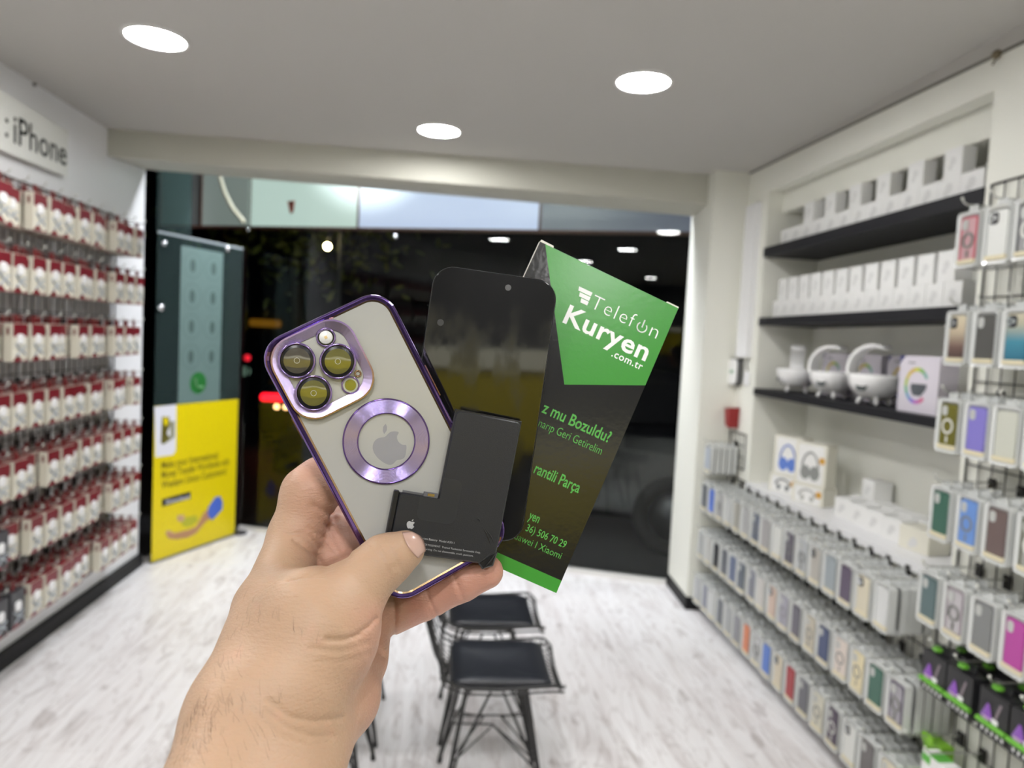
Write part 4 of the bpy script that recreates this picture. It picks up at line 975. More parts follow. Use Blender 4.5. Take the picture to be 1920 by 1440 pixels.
# ring lamps
lampw = mat('lamp_body', (.82, .82, .81), .25)
def ring_lamp():
    t = thing('ring_lamp', 'x', 'lamp')
    a = MB(); a.lathe([(.001, .020), (.040, .022), (.070, .040), (.091, .074), (.098, .108), (.093, .117), (.001, .117)], 32); a.build('bowl', lampw, t)
    a = MB(); n = 26; w = .034
    P = [(-0.099 * math.cos(math.radians(196 - 132 * i / n)), .134 + .094 * math.sin(math.radians(196 - 132 * i / n))) for i in range(n + 1)]
    vs = []; fs = []
    for i, (y, z) in enumerate(P):
        A = math.radians(196 - 132 * i / n); ny, nz_ = -math.cos(A), math.sin(A)
        k = 1.0 if i < n - 2 else (.85 if i < n else .6)
        for (u, v) in ((-w * k, .006), (w * k, .006), (w * k, -.006), (-w * k, -.006)): vs.append((u, y + ny * v, z + nz_ * v))
    for i in range(n):
        for k in range(4): fs.append((i * 4 + k, i * 4 + (k + 1) % 4, i * 4 + 4 + (k + 1) % 4, i * 4 + 4 + k))
    fs += [(0, 1, 2, 3), (n * 4, n * 4 + 3, n * 4 + 2, n * 4 + 1)]
    a.add(vs, fs, 0, None, False); a.build('arch', lampw, t)
    for ang in (40, 140, 220, 320):
        c, s_ = math.cos(math.radians(ang)), math.sin(math.radians(ang)); a = MB(); a.tube([(.040 * c, .040 * s_, .040), (.056 * c, .056 * s_, .012), (.060 * c, .060 * s_, .004)], .0095, 8, taper=[1.1, .9, .6]); a.build('foot', lampw, t)
    a = MB(); a.prism([(-.042, .030), (.042, .030), (.014, -.018), (-.014, -.018)], -.002, .004, 0, axes((-.085, 0, .072), (0, -1, 0), (.25, 0, .97), (-.97, 0, .25)), bev=.001); a.build('grille', mat('grille_dark', (.02, .03, .03), .4), t)
    return t
rl = ring_lamp()
run(rl, [(Matrix.Translation((XR + .11, 3.40, 1.311)) @ Matrix.Rotation(-.45, 4, 'Z') @ Matrix.Scale(1.0, 4), 'white C-shaped ring lamp seen side on, leftmost on the bottom shelf'),
         (Matrix.Translation((XR + .11, 3.07, 1.311)) @ Matrix.Rotation(.5, 4, 'Z') @ Matrix.Scale(1.02, 4), 'white C-shaped ring lamp in the middle of the bottom shelf'),
         (Matrix.Translation((XR + .11, 2.75, 1.311)) @ Matrix.Rotation(.45, 4, 'Z') @ Matrix.Scale(1.06, 4), 'white C-shaped ring lamp nearest the camera, yellow light strip behind its arch')], 'ring lamps on the bottom shelf')
navy = mat('carton_navy', (.02, .025, .13), .4); lav = mat('carton_lilac', (.66, .62, .68), .4)
def lamp_carton():
    t = thing('lamp_carton', 'x', 'lamp box'); w, h, d = .215, .205, .072
    a = MB(); a.box(0, d, -w / 2, w / 2, 0, h, 0); a.add([(-.0006, w / 2, h), (-.0006, w / 2 - .03, h), (-.0006, w / 2, h - .03)], [(0, 1, 2)], 1); a.box(.0, d, w / 2, w / 2 + .001, 0, h, 1); a.build('carton', [lav, navy], t)
    cols = [(.20, .42, .38), (.22, .45, .12), (.55, .55, .06), (.62, .42, .10), (.62, .50, .10), (.40, .52, .08), (.14, .42, .25), (.15, .35, .55), (.22, .18, .60), (.50, .16, .50), (.62, .14, .28)]
    a = MB(); n = len(cols) * 3
    for i in range(n):
        A0 = math.radians(28 + 285 * i / n); A1 = math.radians(28 + 285 * (i + 1.02) / n)
        q = [(.066 * math.cos(A0), .066 * math.sin(A0)), (.066 * math.cos(A1), .066 * math.sin(A1)), (.052 * math.cos(A1), .052 * math.sin(A1)), (.052 * math.cos(A0), .052 * math.sin(A0))]
        a.prism([(x - .005, y + .098) for x, y in q], .0006, .0012, i // 3, TF)
    a.build('rainbow_print', [mat('rainbow_%s' % 'abcdefghijk'[i], c, .4) for i, c in enumerate(cols)], t)
    a = MB(); a.prism([(-.035, .105), (.05, .105), (.044, .085), (.020, .062), (-.022, .062), (-.038, .085)], .0006, .0012, 0, TF); a.build('lamp_print', mat('print_charcoal', (.10, .11, .12), .4), t); a = MB(); a.prism([(-.06, .178), (-.02, .178), (-.02, .182), (-.06, .182)], .0006, .001, 0, TF); a.build('title_print', MATS['print_charcoal'], t)
    return t
lc = lamp_carton()
run(lc, [(tr(XR + .222, 3.26, 1.3125), 'lilac lamp box behind the leftmost ring lamp on the bottom shelf'), (tr(XR + .222, 3.00, 1.3125), 'lilac lamp box behind the middle ring lamp on the bottom shelf'),
         (tr(XR + .222, 2.74, 1.3125), 'lilac lamp box behind the nearest ring lamp on the bottom shelf'), (tr(XR + .045, 2.395, 1.3125), 'lilac lamp box with a rainbow C print, at the right end of the bottom shelf')], 'lamp boxes on the bottom shelf')
# on the counter: headphone boxes and small white boxes
hb = mat('box_ivory', (.74, .72, .62), .45)
def hp_carton(name, w, d, h, cup, label, M):
    t = thing('headphone_carton', label, 'headphone box', M, 'headphone boxes on the counter')
    a = MB(); a.prism([(0, -w / 2), (d, -w / 2), (d, w / 2), (0, w / 2)], 0, h, 0, bev=.002); a.build('carton', hb, t)
    a = MB(); a.prism(rrect(w * .82, h * .9, .01, 3, 0, h / 2), .0005, .001, 0, TF)
    for s_ in (-1, 1): a.prism([(x * .8 + s_ * w * .15, y + h * .30) for x, y in circ(h * .17, 14)], .001, .0022, 1, TF)
    a.tube([(-.002, w * .26 * math.cos(math.radians(g)), h * .42 + h * .36 * math.sin(math.radians(g))) for g in range(0, 181, 15)], .005, 6, 2)
    a.build('headphone_print', [mat('box_face', (.80, .80, .78), .4), mat('cups_' + name, cup, .4), mat('band_' + name, tuple(c * .8 + .1 for c in cup), .4)], t)
    a = MB(); a.prism(circ(.016, 14, w * .36, h * .62), .001, .002, 0, TF); a.build('sticker', mat('sticker_orange', (.62, .33, .05), .4), t)
Z0 = .8055
hp_carton('black', .17, .10, .085, (.16, .17, .17), 'low ivory headphone box at the far left of the counter', tr(XR + .07, 3.38, Z0) @ Matrix.Rotation(.42, 4, 'Z'))
hp_carton('plain', .17, .10, .085, (.45, .45, .42), 'low ivory headphone box, second from the left on the counter', tr(XR + .07, 3.14, Z0) @ Matrix.Rotation(.42, 4, 'Z'))
hp_carton('blue', .17, .07, .20, (.12, .22, .62), 'ivory headphone box with blue headphones, standing on the far left box', tr(XR + .075, 3.36, Z0 + .0862) @ Matrix.Rotation(.42, 4, 'Z'))
hp_carton('grey', .17, .07, .20, (.26, .27, .26), 'ivory headphone box with grey headphones, standing on the second box', tr(XR + .075, 3.14, Z0 + .0862) @ Matrix.Rotation(.42, 4, 'Z'))
sb = box_proto(.085, .085, .085); sb.name = 'small_box'
its = []
for k in range(4): its.append((tr(XR + .09, 2.88 - .115 * k, Z0) @ Matrix.Rotation(.25, 4, 'Z'), 'small white box in the front row on the counter, %s from the headphone boxes' % ORD[k + 1]))
for k in range(5): its.append((tr(XR + .19, 2.93 - .105 * k, Z0) @ Matrix.Rotation(.1, 4, 'Z'), 'small white box in the back row on the counter, %s from the headphone boxes' % ORD[k + 1]))
its.append((tr(XR + .195, 2.87, Z0 + .0855), 'small white box with a grey dot, on top of the back row on the counter'))
run(sb, its, 'small white boxes on the counter')
t = thing('small_box', 'larger ivory box at the near end of the counter, beside the green case', 'white box', tr(XR + .085, 2.40, Z0) @ Matrix.Rotation(.2, 4, 'Z'))
white_box(.13, .10, .085).build('carton', hb, t); small_print(.1, .06).build('printed_picture', wprint, t)
t = thing('small_box', 'flat white box on the counter behind the larger ivory box', 'white box', tr(XR + .20, 2.36, Z0)); white_box(.16, .08, .10).build('carton', wbox, t); small_print(.1, .08).build('printed_picture', wprint, t)
# timer and red pot on the wall piece by the pillar
p = on_x(1376, 697, XR - .03)
t = thing('wall_timer', 'white round-cornered wall timer with a dark side, beside the right pillar', 'timer', tr(XR - .001, p.y, p.z))
a = MB(); a.prism(rrect(.13, .155, .03, 5), .0, .035, 0, TF, bev=.006); a.build('housing', mat('timer_grey', (.10, .10, .10), .4), t)
a = MB(); a.prism(rrect(.115, .14, .03, 5), .035, .042, 0, TF, bev=.002); a.build('face', gloss_white, t)
a = MB(); a.prism(rrect(.05, .018, .004, 2, 0, 0), .042, .0425, 0, TF); a.build('green_text', mat('timer_green', (.12, .30, .16), .4), t)
t = thing('cable_trunking', 'white cable box running down the wall above the timer', 'cable box', tr(XR - .001, p.y - .08, 0)); a = MB(); a.box(-.03, 0, -.07, .07, p.z + .085, 2.30); a.build('cover', panelm, t)
t = thing('wall_socket', 'small white socket plate just right of the timer', 'socket', tr(XR - .001, p.y - .125, p.z - .03)); a = MB(); a.prism(rrect(.06, .08, .008, 3), 0, .012, 0, TF, bev=.003); a.build('plate', panelm, t)
a = MB(); a.tube([(-.004, 0, .04), (-.012, .004, .08), (-.004, -.004, .11)], .003, 5); a.build('wire', wire, t)
p = on_x(1366, 783, XR - .05)
t = thing('fire_alarm_box', 'small dark red wedge-shaped box on the wall below the timer', 'alarm', tr(XR - .001, p.y, p.z)); a = MB(); a.prism([(-.045, .05), (.035, .06), (.03, -.055), (-.02, -.045)], 0, .06, 0, TF, bev=.004); a.build('housing', mat('alarm_red', (.26, .01, .012), .35), t)
# ------------------------------------------------------------------ chairs
chw = mat('chair_wire', (.018, .018, .018), .35); leath = mat('leather_black', (.016, .018, .024), .32, spec=.5, bump=.12, bscale=300); footm = mat('foot_black', (.008, .008, .008), .5)
def make_chair():
    t = thing('wire_chair', 'x', 'chair')
    def prof(u):                                           # side profile, u from front edge (0) to top of the back (1)
        P = [(.205, .402), (.18, .418), (.10, .413), (.0, .405), (-.10, .408), (-.165, .430), (-.205, .50), (-.235, .60), (-.258, .70), (-.272, .76)]
        f = u * (len(P) - 1); i = min(int(f), len(P) - 2); k = f - i
        return P[i][0] * (1 - k) + P[i + 1][0] * k, P[i][1] * (1 - k) + P[i + 1][1] * k
    def pt(u, v):
        x, z = prof(u); w = .175 if u < .5 else .175 - .05 * ((u - .5) / .5) ** 2
        if u < .12: w -= .03 * (1 - u / .12) ** 2
        return (x + (.03 * v * v if u > .6 else 0), v * w, z + (.035 * abs(v) ** 3 if u < .7 else 0))
    a = MB(); N = 30
    for i in range(15): v = -1 + 2 * i / 14; a.tube([pt(k / N, v) for k in range(N + 1)], .0025, 4)
    for i in range(20): u = .02 + .96 * i / 19; a.tube([pt(u, -1 + 2 * k / 14) for k in range(15)], .0025, 4)
    a.build('wire_shell', chw, t)
    a = MB(); rim = [pt(0, v / 10) for v in range(-10, 11)] + [pt(k / N, 1) for k in range(1, N + 1)] + [pt(1, v / 10) for v in range(9, -11, -1)] + [pt(k / N, -1) for k in range(N - 1, 0, -1)]
    a.tube(rim, .0048, 6, closed=True); a.tube([(p[0] * 1.0, p[1] * .975, p[2] - .018) for p in rim], .0036, 5, closed=True); a.build('rim', chw, t)
    a = MB(); pl = rrect(.315, .300, .03, 4, .012, 0); n = len(pl)
    rings = []
    for ins_, z in ((.97, .012), (1.0, .019), (1.0, .028), (.96, .035), (.6, .039), (.001, .040)):
        rings.append([(p[0] * ins_ + .012 * (1 - ins_), p[1] * ins_, .402 + z + .030 * abs(p[1] * ins_ / .17) ** 3) for p in pl])
    vs = [p for r in rings for p in r]; fs = [(k * n + i, k * n + (i + 1) % n, (k + 1) * n + (i + 1) % n, (k + 1) * n + i) for k in range(len(rings) - 1) for i in range(n)] + [tuple(range(n))[::-1]]
    a.add(vs, fs, 0, None, True); a.build('seat_pad', leath, t)
    for sx in (-1, 1):
        for sy in (-1, 1):
            a = MB(); top = (.095 * sx, .085 * sy, .398); bot = (.165 * sx, .172 * sy, .012)
            a.tube([top, bot], .0075, 7); a.tube([(.02 * sx, .10 * sy, .395), (.115 * sx, .125 * sy, .20), bot], .0045, 5); lg = a.build('leg', chw, t)
            a = MB(); a.tube([(bot[0] * .985, bot[1] * .985, .018), (bot[0], bot[1], 0.0005)], .009, 8); a.build('foot', footm, lg)
    a = MB()
    for s_ in (-1, 1):
        a.tube([(-.135 * s_, .14 * s_, .16), (0, 0, .235), (.135 * s_, -.14 * s_, .16)], .0032, 5); a.tube([(-.13, .135 * s_, .19), (0, .03 * s_, .25), (.13, .135 * s_, .19)], .003, 5)
        a.tube([(.125 * s_, -.13, .21), (.03 * s_, 0, .26), (.125 * s_, .13, .21)], .003, 5)
    a.tube([(.09, .08, .397), (.09, -.08, .397), (-.09, -.08, .397), (-.09, .08, .397)], .004, 5, closed=True); a.build('brace', chw, t)
    return t
ch = make_chair(); G_ = 'wire chairs on the plank floor'
run(ch, [(tr(.212, 2.252, 0), 'black wire chair with black seat pad, nearest the camera, facing the right wall'), (tr(.212, 2.70, 0), 'black wire chair with black seat pad, behind the nearest chair, facing the right wall'),
         (tr(-.350, 2.27, 0, math.pi), 'black wire chair facing the left wall, mostly hidden by the wrist'), (tr(-.350, 2.69, 0, math.pi), 'black wire chair facing the left wall, farther one, mostly hidden by the hand')], G_)

# ------------------------------------------------------------------ street front: glass, door, poster
gstreet = glass_mat('glass_street', (.93, .96, .95), .8, 1.32)
gdoor = bpy.data.materials.new('glass_door'); gdoor.use_nodes = True
_nt = gdoor.node_tree; _nt.nodes.clear(); _o = _nt.nodes.new('ShaderNodeOutputMaterial'); _m1 = _nt.nodes.new('ShaderNodeMixShader'); _m2 = _nt.nodes.new('ShaderNodeMixShader')
_t = _nt.nodes.new('ShaderNodeBsdfTransparent'); _t.inputs[0].default_value = (.60, .74, .71, 1); _g = _nt.nodes.new('ShaderNodeBsdfGlossy'); _g.inputs['Roughness'].default_value = .0; _g.inputs[0].default_value = (.7, .75, .75, 1)
_df = _nt.nodes.new('ShaderNodeBsdfDiffuse'); _df.inputs[0].default_value = (.28, .42, .42, 1); _fr = _nt.nodes.new('ShaderNodeFresnel'); _fr.inputs[0].default_value = 1.3
_m1.inputs[0].default_value = .055; _nt.links.new(_t.outputs[0], _m1.inputs[1]); _nt.links.new(_df.outputs[0], _m1.inputs[2]); _nt.links.new(_fr.outputs[0], _m2.inputs[0]); _nt.links.new(_m1.outputs[0], _m2.inputs[1]); _nt.links.new(_g.outputs[0], _m2.inputs[2]); _nt.links.new(_m2.outputs[0], _o.inputs[0])
SE = Vector((G0.x - G1.x, G0.y - G1.y, 0)); SL = SE.length; SE.normalize(); SNrm = Vector((SE.y, -SE.x, 0))
TS = axes(Vector((G1.x, G1.y, 0)), SE, Vector((0, 0, 1)), SNrm)            # street front: x along the glass from the door, y up, z into the shop
def on_plane(px, py, T):
    Ti = T.inverted(); o = Ti @ Vector((0, 0, CAM_H)); d = Ti.to_3x3() @ ray(px, py); k = -o.z / d.z
    return o.x + d.x * k, o.y + d.y * k
a = MB(); a.box(0, SL - .005, .03, 2.89, -.005, .005, 0, TS); w1 = struct('window_1', a, gstreet)
a = MB(); a.box(0, SL - .005, .0, .034, -.02, .02, 0, TS); struct('trim_4', a, mat('sill_white', (.74, .73, .70), .3))
a = MB(); q0 = on_z(272, 1054); q1 = on_z(1250, 1096); dq = (q1 - q0); nq = Vector((-dq.y, dq.x, 0)).normalized() * .008
a.add([q0 - nq, q1 - nq, q1 + nq, q0 + nq] + [v + Vector((0, 0, .003)) for v in (q0 - nq, q1 - nq, q1 + nq, q0 + nq)], [(0, 3, 2, 1), (4, 5, 6, 7), (0, 1, 5, 4), (1, 2, 6, 5), (2, 3, 7, 6), (3, 0, 4, 7)])
struct('trim_5', a, mat('floor_joint', (.78, .78, .77), .3))
DA = Vector((-1.738, 4.543, 0)); DD = Vector((.4126, .9109, 0)); DN = Vector((.9109, -.4126, 0))
TD = axes(DA, DD, Vector((0, 0, 1)), DN)                                   # door leaf: x along the glass, y up, z into the shop
door = thing('door_1', 'clear glass door leaf standing open at the left of the shop front', 'door', TD); door['kind'] = 'structure'
loc = axes((0, 0, 0), (1, 0, 0), (0, 1, 0), (0, 0, 1))
a = MB(); a.box(-.035, .712, .012, 2.035, -.005, .005); a.build('glass', gdoor, door)
a = MB(); a.box(-.035, .712, 2.035, 2.047, -.007, .007); a.build('top_edge', mat('edge_glass', (.34, .38, .40), .3), door)
fit = mat('fitting_steel', (.60, .60, .62), .22, metal=1.0)
for px, py, r in ((300, 577, .022), (305, 456, .018), (425, 467, .024)):
    s_, z_ = on_plane(px, py, TD); a = MB(); a.lathe([(r, .005), (r, .016), (r * .8, .024), (.001, .026)], 20, 0, Matrix.Translation((s_, z_, 0))); a.build('door_fitting', fit, door)
a = MB(); a.box(-.03, .70, -.004, .012, -.02, .02); a.build('bottom_rail', mat('rail_grey', (.25, .25, .26), .4, metal=.6), door)
# frosted film with app-like rings and a green call button
film = thing('window_film', 'frosted pale teal film with ring icons on the glass door, above the yellow poster', 'window film', TD)
fm = mat('film_teal', (.115, .175, .165), .5); fmd = mat('film_mark', (.05, .085, .078), .5); fml = mat('film_ring', (.085, .135, .125), .5)
a = MB(); a.box(.145, .515, .985, 1.985, .0056, .0066); a.build('film', fm, film)
for i in range(4):
    for sx in (.245, .43):
        zc = 1.87 - .195 * i; a = MB(); a.frame([(sx + x, zc + y) for x, y in circ(.082, 26)], [(sx + x, zc + y) for x, y in circ(.076, 26)], .0066, .0071, 0)
        a.prism([(sx + x * .55, zc + y) for x, y in circ(.045, 10)], .0066, .0072, 1); a.build('ring_icon', [fml, fmd], film)
s_, z_ = on_plane(370, 718, TD)
a = MB(); a.prism([(s_ + x, z_ + y) for x, y in circ(.072, 28)], .0066, .0075, 0); a.build('call_button', mat('call_green', (.01, .13, .02), .5), film)
a = MB(); a.tube([(s_ - .03, z_ + .03, .008), (s_ - .018, z_ - .012, .008), (s_ + .012, z_ - .032, .008), (s_ + .034, z_ - .026, .008)], .009, 5, taper=[1.3, .8, .8, 1.3]); a.build('handset', mat('call_pale', (.12, .30, .13), .5), film)
# yellow poster on the door
pos = thing('poster', 'tall yellow poster with an arm picture at the foot of the glass door', 'poster', TD)
ye = mat('poster_yellow', (.70, .56, .0), .42); pk = mat('poster_ink', (.10, .085, .005), .5); pt_ = mat('poster_text', (.17, .14, .003), .5); pb = mat('poster_blue', (.06, .13, .52), .5); ps = mat('poster_skin', (.42, .22, .11), .5); ps2 = mat('poster_skin_light', (.52, .33, .20), .5); pw = mat('poster_white', (.68, .68, .74), .5); pg = mat('poster_note', (.42, .42, .02), .5)
zt = .982
a = MB(); a.box(-.04, .70, .006, zt, .0056, .0066); a.build('sheet', ye, pos)
def PP(pts): return [on_plane(x, y, TD) for x, y in pts]
a = MB(); wq = PP([(288, 763), (329, 758), (328, 845), (322, 853), (290, 857)]); a.prism(wq, .0066, .0071, 0); a.build('logo_panel', pw, pos)
a = MB(); a.prism(PP([(302, 781), (316, 781), (316, 800), (311, 812), (317, 822), (303, 833), (300, 830)]), .0072, .0077, 0); a.prism(PP([(304, 783), (313, 782), (313, 797), (306, 797)]), .0078, .0082, 1); a.prism(PP([(316, 790), (326, 789), (325, 820), (304, 834), (308, 826), (318, 816)]), .0072, .0076, 2)
a.build('logo_mark', [pk, ye, mat('poster_grey', (.25, .25, .16), .5)], pos)
a = MB()
for (x0, y0), (x1, y1), tx in (((301, 877), (407, 850), 'Make your International'), ((301, 895), (428, 862), 'Money Transfer Worldwide with'), ((301, 914), (423, 880), 'Western Union Customers!')):
    u0, v0 = on_plane(x0, y0, TD); u1, v1 = on_plane(x1, y1, TD); a.text(tx, Matrix.Identity(4), 0, width=u1 - u0, height=.050, bold=.02, x0=u0, y0=v0 - .008, z=.0068, depth=.0006)
a.build('text_lines', pt_, pos)
a = MB(); a.prism(PP([(302, 936), (356, 921), (356, 934), (302, 950)]), .0066, .0072, 0); bt = a.build('text_button', mat('poster_black', (.01, .01, .01), .5), pos)
a = MB(); u0, v0 = on_plane(310, 944, TD); u1, v1 = on_plane(353, 932, TD); a.text('Download', Matrix.Identity(4), 0, width=u1 - u0, height=.028, bold=.01, x0=u0, y0=v0 - .004, z=.0073, depth=.0004); a.build('button_text', pw, bt)
a = MB(); a.prism(PP([(389, 951), (402, 932), (411, 930), (416, 940), (415, 955), (405, 966), (396, 975), (388, 966)]), .0068, .0076, 0); a.build('blue_cuff', pb, pos)
a = MB(); a.prism(PP([(380, 961), (390, 953), (397, 972), (388, 975), (378, 985), (366, 1000), (350, 1008), (330, 1011), (316, 1010), (310, 1003), (312, 996), (322, 1000), (336, 997), (352, 993), (366, 987), (373, 975)]), .0067, .0073, 0)
a.prism(PP([(308, 997), (316, 994), (325, 999), (322, 1010), (313, 1008)]), .0067, .0072, 1); a.prism(PP([(331, 966), (343, 965), (345, 974), (337, 979), (331, 975)]), .0067, .0072, 1); a.build('arm_picture', [ps, ps2], pos)
a = MB(); a.prism(PP([(346, 970), (366, 966), (370, 975), (360, 985), (345, 988), (338, 982)]), .0066, .0070, 0); a.build('banknote_picture', pg, pos)
# transom glass over the door and the slim dark post where door and street glass meet
a = MB(); a.box(-.045, .225, 2.05, 2.9, -.005, .005, 0, TD); struct('window_2', a, gdoor)
a = MB(); a.box(-.17, -.05, .0, 2.06, -.06, -.01, 0, TS); struct('trim_6', a, mat('post_maroon', (.035, .010, .013), .5))
q = on_z(440, 1001); a = MB(); a.prism([(-.075, -.03), (.06, -.035), (.085, .02), (-.075, .035)], .0005, .03, 0, tr(q.x, q.y, 0, -.3), bev=.006)
t = thing('door_stop', 'low dark metal floor fitting beside the foot of the yellow poster', 'door stop'); a.build('body', mat('stop_grey', (.055, .055, .06), .4, metal=.5), t)
a = MB(); a.lathe([(.016, .03), (.016, .034), (.011, .036), (.011, .031)], 16, 0, tr(q.x + .03, q.y - .01, 0)); a.build('screw_ring', fit, t)
# fittings on the street glass and the loose cable behind the beam
for px, py, lb in ((743, 444, 'small round glass fitting high on the street glass, above the phone screen'), (466, 431, 'small round glass fitting at the end of the hanging cable')):
    u, v = on_plane(px, py, TS); a = MB(); a.lathe([(.014, .005), (.014, .016), (.010, .022), (.001, .023)], 16, 0, TS @ Matrix.Translation((u, v, 0))); tag(a.build('glass_fitting', fit), lb, 'glass fitting')
cab = [on_plane(x, y, TS) for x, y in ((414, 300), (419, 335), (428, 365), (442, 392), (455, 408), (464, 419))]
a = MB(); a.tube([TS @ Vector((u, v, .04)) for u, v in cab], .017, 7); tag(a.build('loose_cable', mat('cable_cream', (.55, .54, .42), .5)), 'loose cream cable hanging down behind the top of the street glass', 'cable')

# ------------------------------------------------------------------ outside: lit fascia, street, cars, tree
TFo = TS @ Matrix.Translation((0, 0, -.15))
fr = mat('fascia_frame', (.16, .075, .055), .5)
xs_ = [on_plane(x, 425, TFo)[0] for x in (300, 376, 467, 670, 1010, 1330)]
v0 = on_plane(677, 430, TFo)[1]
cols = [((.05, .06, .06), .25), ((.12, .155, .14), 1.0), ((.50, .62, .57), 1.0), ((.50, .57, .80), 1.0), ((.075, .085, .125), 1.0)]
for i, (c, e) in enumerate(cols):
    t = thing('fascia_panel', ['dark end panel of the fascia outside, above the glass door', 'dim grey green panel of the fascia outside, beside the hanging cable', 'lit pale green panel of the fascia outside the glass, with a red mark', 'lit bluish white panel of the fascia outside, in the middle', 'dim blue grey panel of the fascia outside, at the right'][i], 'fascia panel', None, 'fascia panels outside')
    a = MB(); a.box(xs_[i] + .008, xs_[i + 1] - .008, v0 + .012, v0 + .42, -.02, 0, 0, TFo); a.build('lit_sheet', mat('fascia_%s' % 'abcde'[i], (.3, .3, .3), .5, emit=c, estr=e), t)
    a = MB(); a.box(xs_[i] + .0005, xs_[i] + .012, v0, v0 + .42, -.03, .012, 0, TFo); a.box(xs_[i] + .0005, xs_[i + 1] - .0005, v0 - .008, v0 + .012, -.03, .012, 0, TFo); a.build('frame', fr, t)
    if i == 2: u, v = on_plane(546, 388, TFo); a = MB(); a.prism([(u - .03, v + .04), (u + .03, v + .045), (u + .02, v - .04), (u - .005, v - .05)], .001, .004, 0, TFo); a.build('red_mark', mat('mark_red', (.60, .16, .13), .5), t)
a = MB(); a.box(-14, 14, 0, 30, -.14, -.08, 0, Matrix.Translation((0, 4.2, 0))); 
gd = a.build('ground_street', mat('asphalt', (.03, .03, .032), .7, bump=.3, bscale=80)); gd['kind'] = 'structure'
a = MB(); a.box(-16, 16, 17.0, 17.3, -.1, 7); bw = a.build('wall_across_street', mat('far_facade', (.012, .012, .014), .8)); bw['kind'] = 'structure'
carp = mat('car_black', (.006, .006, .007), .15, spec=.6, coat=.5); carg = mat('car_glass', (.004, .004, .005), .05); tyre = mat('tyre', (.01, .01, .01), .7); hub = mat('wheel_hub', (.12, .12, .13), .35, metal=.8)
tail = mat('tail_lit', (.5, .0, .01), .3, emit=(1, .006, .02), estr=3.5); taild = mat('tail_dull', (.16, .005, .01), .3); plam = mat('plate_lamp', (.9, .6, .3), .3, emit=(1, .55, .22), estr=5.0)
def car(label, M, lit):
    t = thing('car', label, 'car', M)                       # local: x forward, rear at x = 0
    TX = axes((0, 0, 0), (1, 0, 0), (0, 0, 1), (0, -1, 0))
    a = MB(); a.prism([(0, .35), (.0, .75), (.06, .92), (.5, .97), (3.2, .93), (4.1, .80), (4.3, .62), (4.3, .32), (3.9, .24), (.3, .24)], -.86, .86, 0, TX, bev=.06); a.build('body', carp, t)
    a = MB(); a.prism([(.25, .93), (.85, 1.36), (1.3, 1.44), (2.2, 1.42), (3.1, .93)], -.70, .70, 0, TX, bev=.07); a.build('cabin_glass', carg, t)
    a = MB(); a.prism([(.88, 1.38), (1.3, 1.46), (2.2, 1.44), (2.35, 1.37)], -.62, .62, 0, TX, bev=.02); a.build('roof', carp, t)
    for x in (.85, 3.45):
        for y in (-.78, .78):
            T = Matrix.Translation((x, y, .31)) @ Matrix.Rotation(math.pi / 2, 4, 'X'); a = MB(); a.lathe([(.19, -.10), (.29, -.10), (.315, -.07), (.315, .07), (.29, .10), (.19, .10)], 24, 0, T, closed=True); w_ = a.build('wheel', tyre, t)
            a = MB(); a.lathe([(.001, -.08), (.19, -.085), (.19, .085), (.001, .08)], 20, 0, T); a.build('hub', hub, w_)
    for y in (-.64, .64):
        a = MB(); a.prism(rrect(.30, .10, .04, 4, y, .80), -.02, .03, 0, axes((0, 0, 0), (0, -1, 0), (0, 0, 1), (-1, 0, 0))); a.build('tail_light', tail if lit else taild, t)
    for y in ((-.58, -.46, .46, .58) if lit else ()):
        a = MB(); a.ball((-.02, y, .68), .035, 0, 6); a.build('lamp', plam, t)
    a = MB(); a.box(-.012, 0, -.26, .26, .50, .61); a.build('number_plate', mat('plate_grey', (.35, .35, .35), .5), t)
    return t
pr = on_y(511, 745, 9.6)
car('dark car with lit red tail lights, out on the street left of the phone', tr(pr.x + .64, 9.6, pr.z - .80, math.pi / 2), True)
cp_ = TS @ Vector((3.95, 0, -1.75)); car('black parked car close behind the street glass, below the red tail lights', Matrix.Translation((cp_.x, cp_.y, -.08)) @ Matrix.Rotation(math.atan2(-SE.y, -SE.x), 4, 'Z'), False)
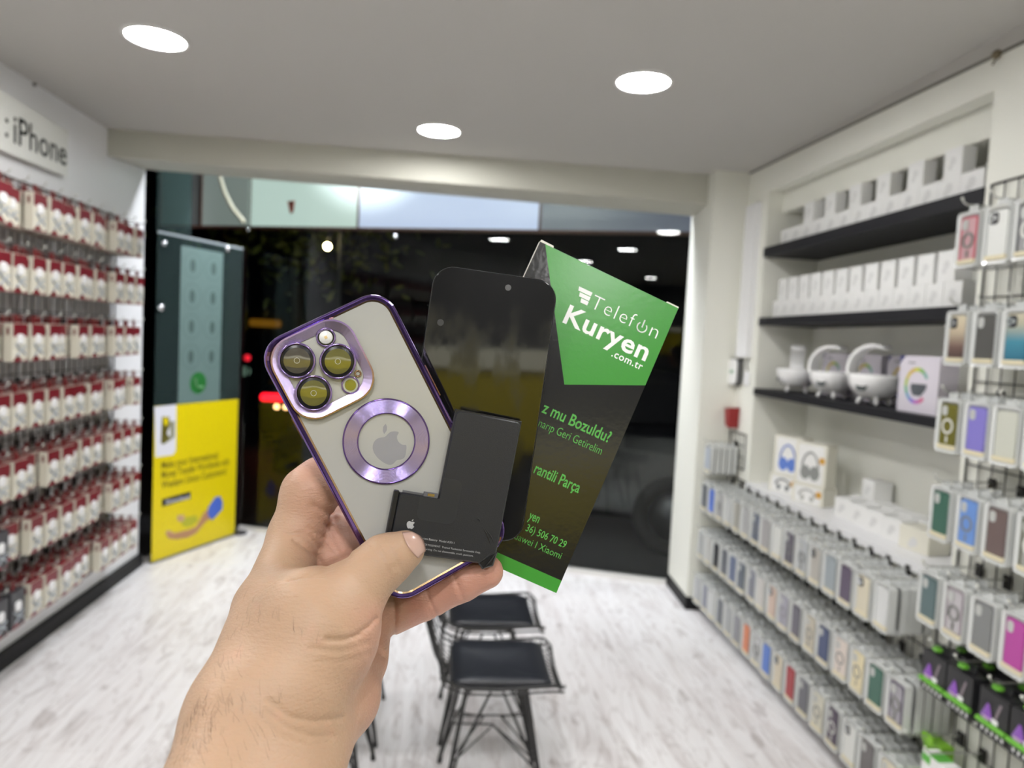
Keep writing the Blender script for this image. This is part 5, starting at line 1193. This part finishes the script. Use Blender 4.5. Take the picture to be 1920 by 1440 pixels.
# tree with a street lamp in it
p0 = on_y(560, 500, 9.0); lp = on_y(614, 462, 7.75); rg = np.random.RandomState(5)
t = thing('street_tree', 'leafy tree in the dark outside, its lower leaves lit yellow by a street lamp', 'tree', tr(p0.x, 9.0, -.08))
a = MB(); a.tube([(0, 0, 0), (.05, .02, 1.2), (-.05, .05, 2.4), (.1, 0, 3.3)], .09, 8, taper=[1.2, 1, .8, .4])
for k in range(5): g = rg.rand() * 6.28; a.tube([(0, .03, 1.9 + .2 * k), (.5 * math.cos(g), .4 * math.sin(g), 2.3 + .2 * k), (.9 * math.cos(g), .7 * math.sin(g), 2.5 + .25 * k)], .025, 5, taper=[1, .7, .3])
a.build('trunk', mat('bark', (.035, .026, .018), .8), t)
a = MB()
for i in range(1300):
    v = rg.randn(3) * [.62, .45, .42] + [0, -.1, 3.0]; r = rg.randn(3, 3); e1 = Vector(r[0]).normalized() * .075; e2 = Vector(r[1]).normalized() * .038; v = Vector(v)
    a.add([v - e1, v + e2, v + e1, v - e2], [(0, 1, 2, 3)])
a.build('foliage', mat('leaf', (.10, .12, .015), .6), t)
t = thing('street_lamp', 'small warm street lamp glowing by the tree, above the phone', 'street lamp', tr(lp.x, lp.y, -.08))
a = MB(); a.tube([(.12, .1, 0), (.12, .1, lp.z + .3), (.06, .05, lp.z + .36), (0, 0, lp.z + .16)], .02, 7); a.build('post', mat('post_dark', (.03, .03, .03), .5), t)
a = MB(); a.ball((0, 0, lp.z + .08), .035, 0, 10); a.build('globe', lamp_mat('lamp_warm', (1, .78, .35), 60), t)
# glowing shop sign and signals across the street
for px, py, Y, w_, h_, c, e, nm, lb, cat in ((497, 606, 16.9, .36, .085, (.9, .38, .02), .16, 'street_sign', 'dim orange lit sign across the street, left of the phone', 'street sign'), (463, 671, 12, .05, .05, (1, .02, .04), 1.2, 'signal_light', 'small red light out on the street above the car', 'signal light'),
                                       (457, 696, 12.6, .10, .08, (.5, .8, .6), .35, 'signal_light', 'small pale green glow out on the street above the car', 'signal light')):
    p = on_y(px, py, Y); t = thing(nm, lb, cat, tr(p.x, p.y, p.z)); a = MB(); a.prism(rrect(w_ * 2, h_ * 2, h_ * .8, 4), -.03, 0, 0, axes((0, 0, 0), (1, 0, 0), (0, 0, 1), (0, -1, 0))); a.build('lit_face', mat('glow_' + nm + str(px), (.1, .1, .1), .5, emit=c, estr=e), t)
    a = MB(); a.tube([(0, .05, -p.z - .08), (0, .05, .0)], .025, 6); a.build('pole', mat('post_dark', (.03, .03, .03), .5), t)
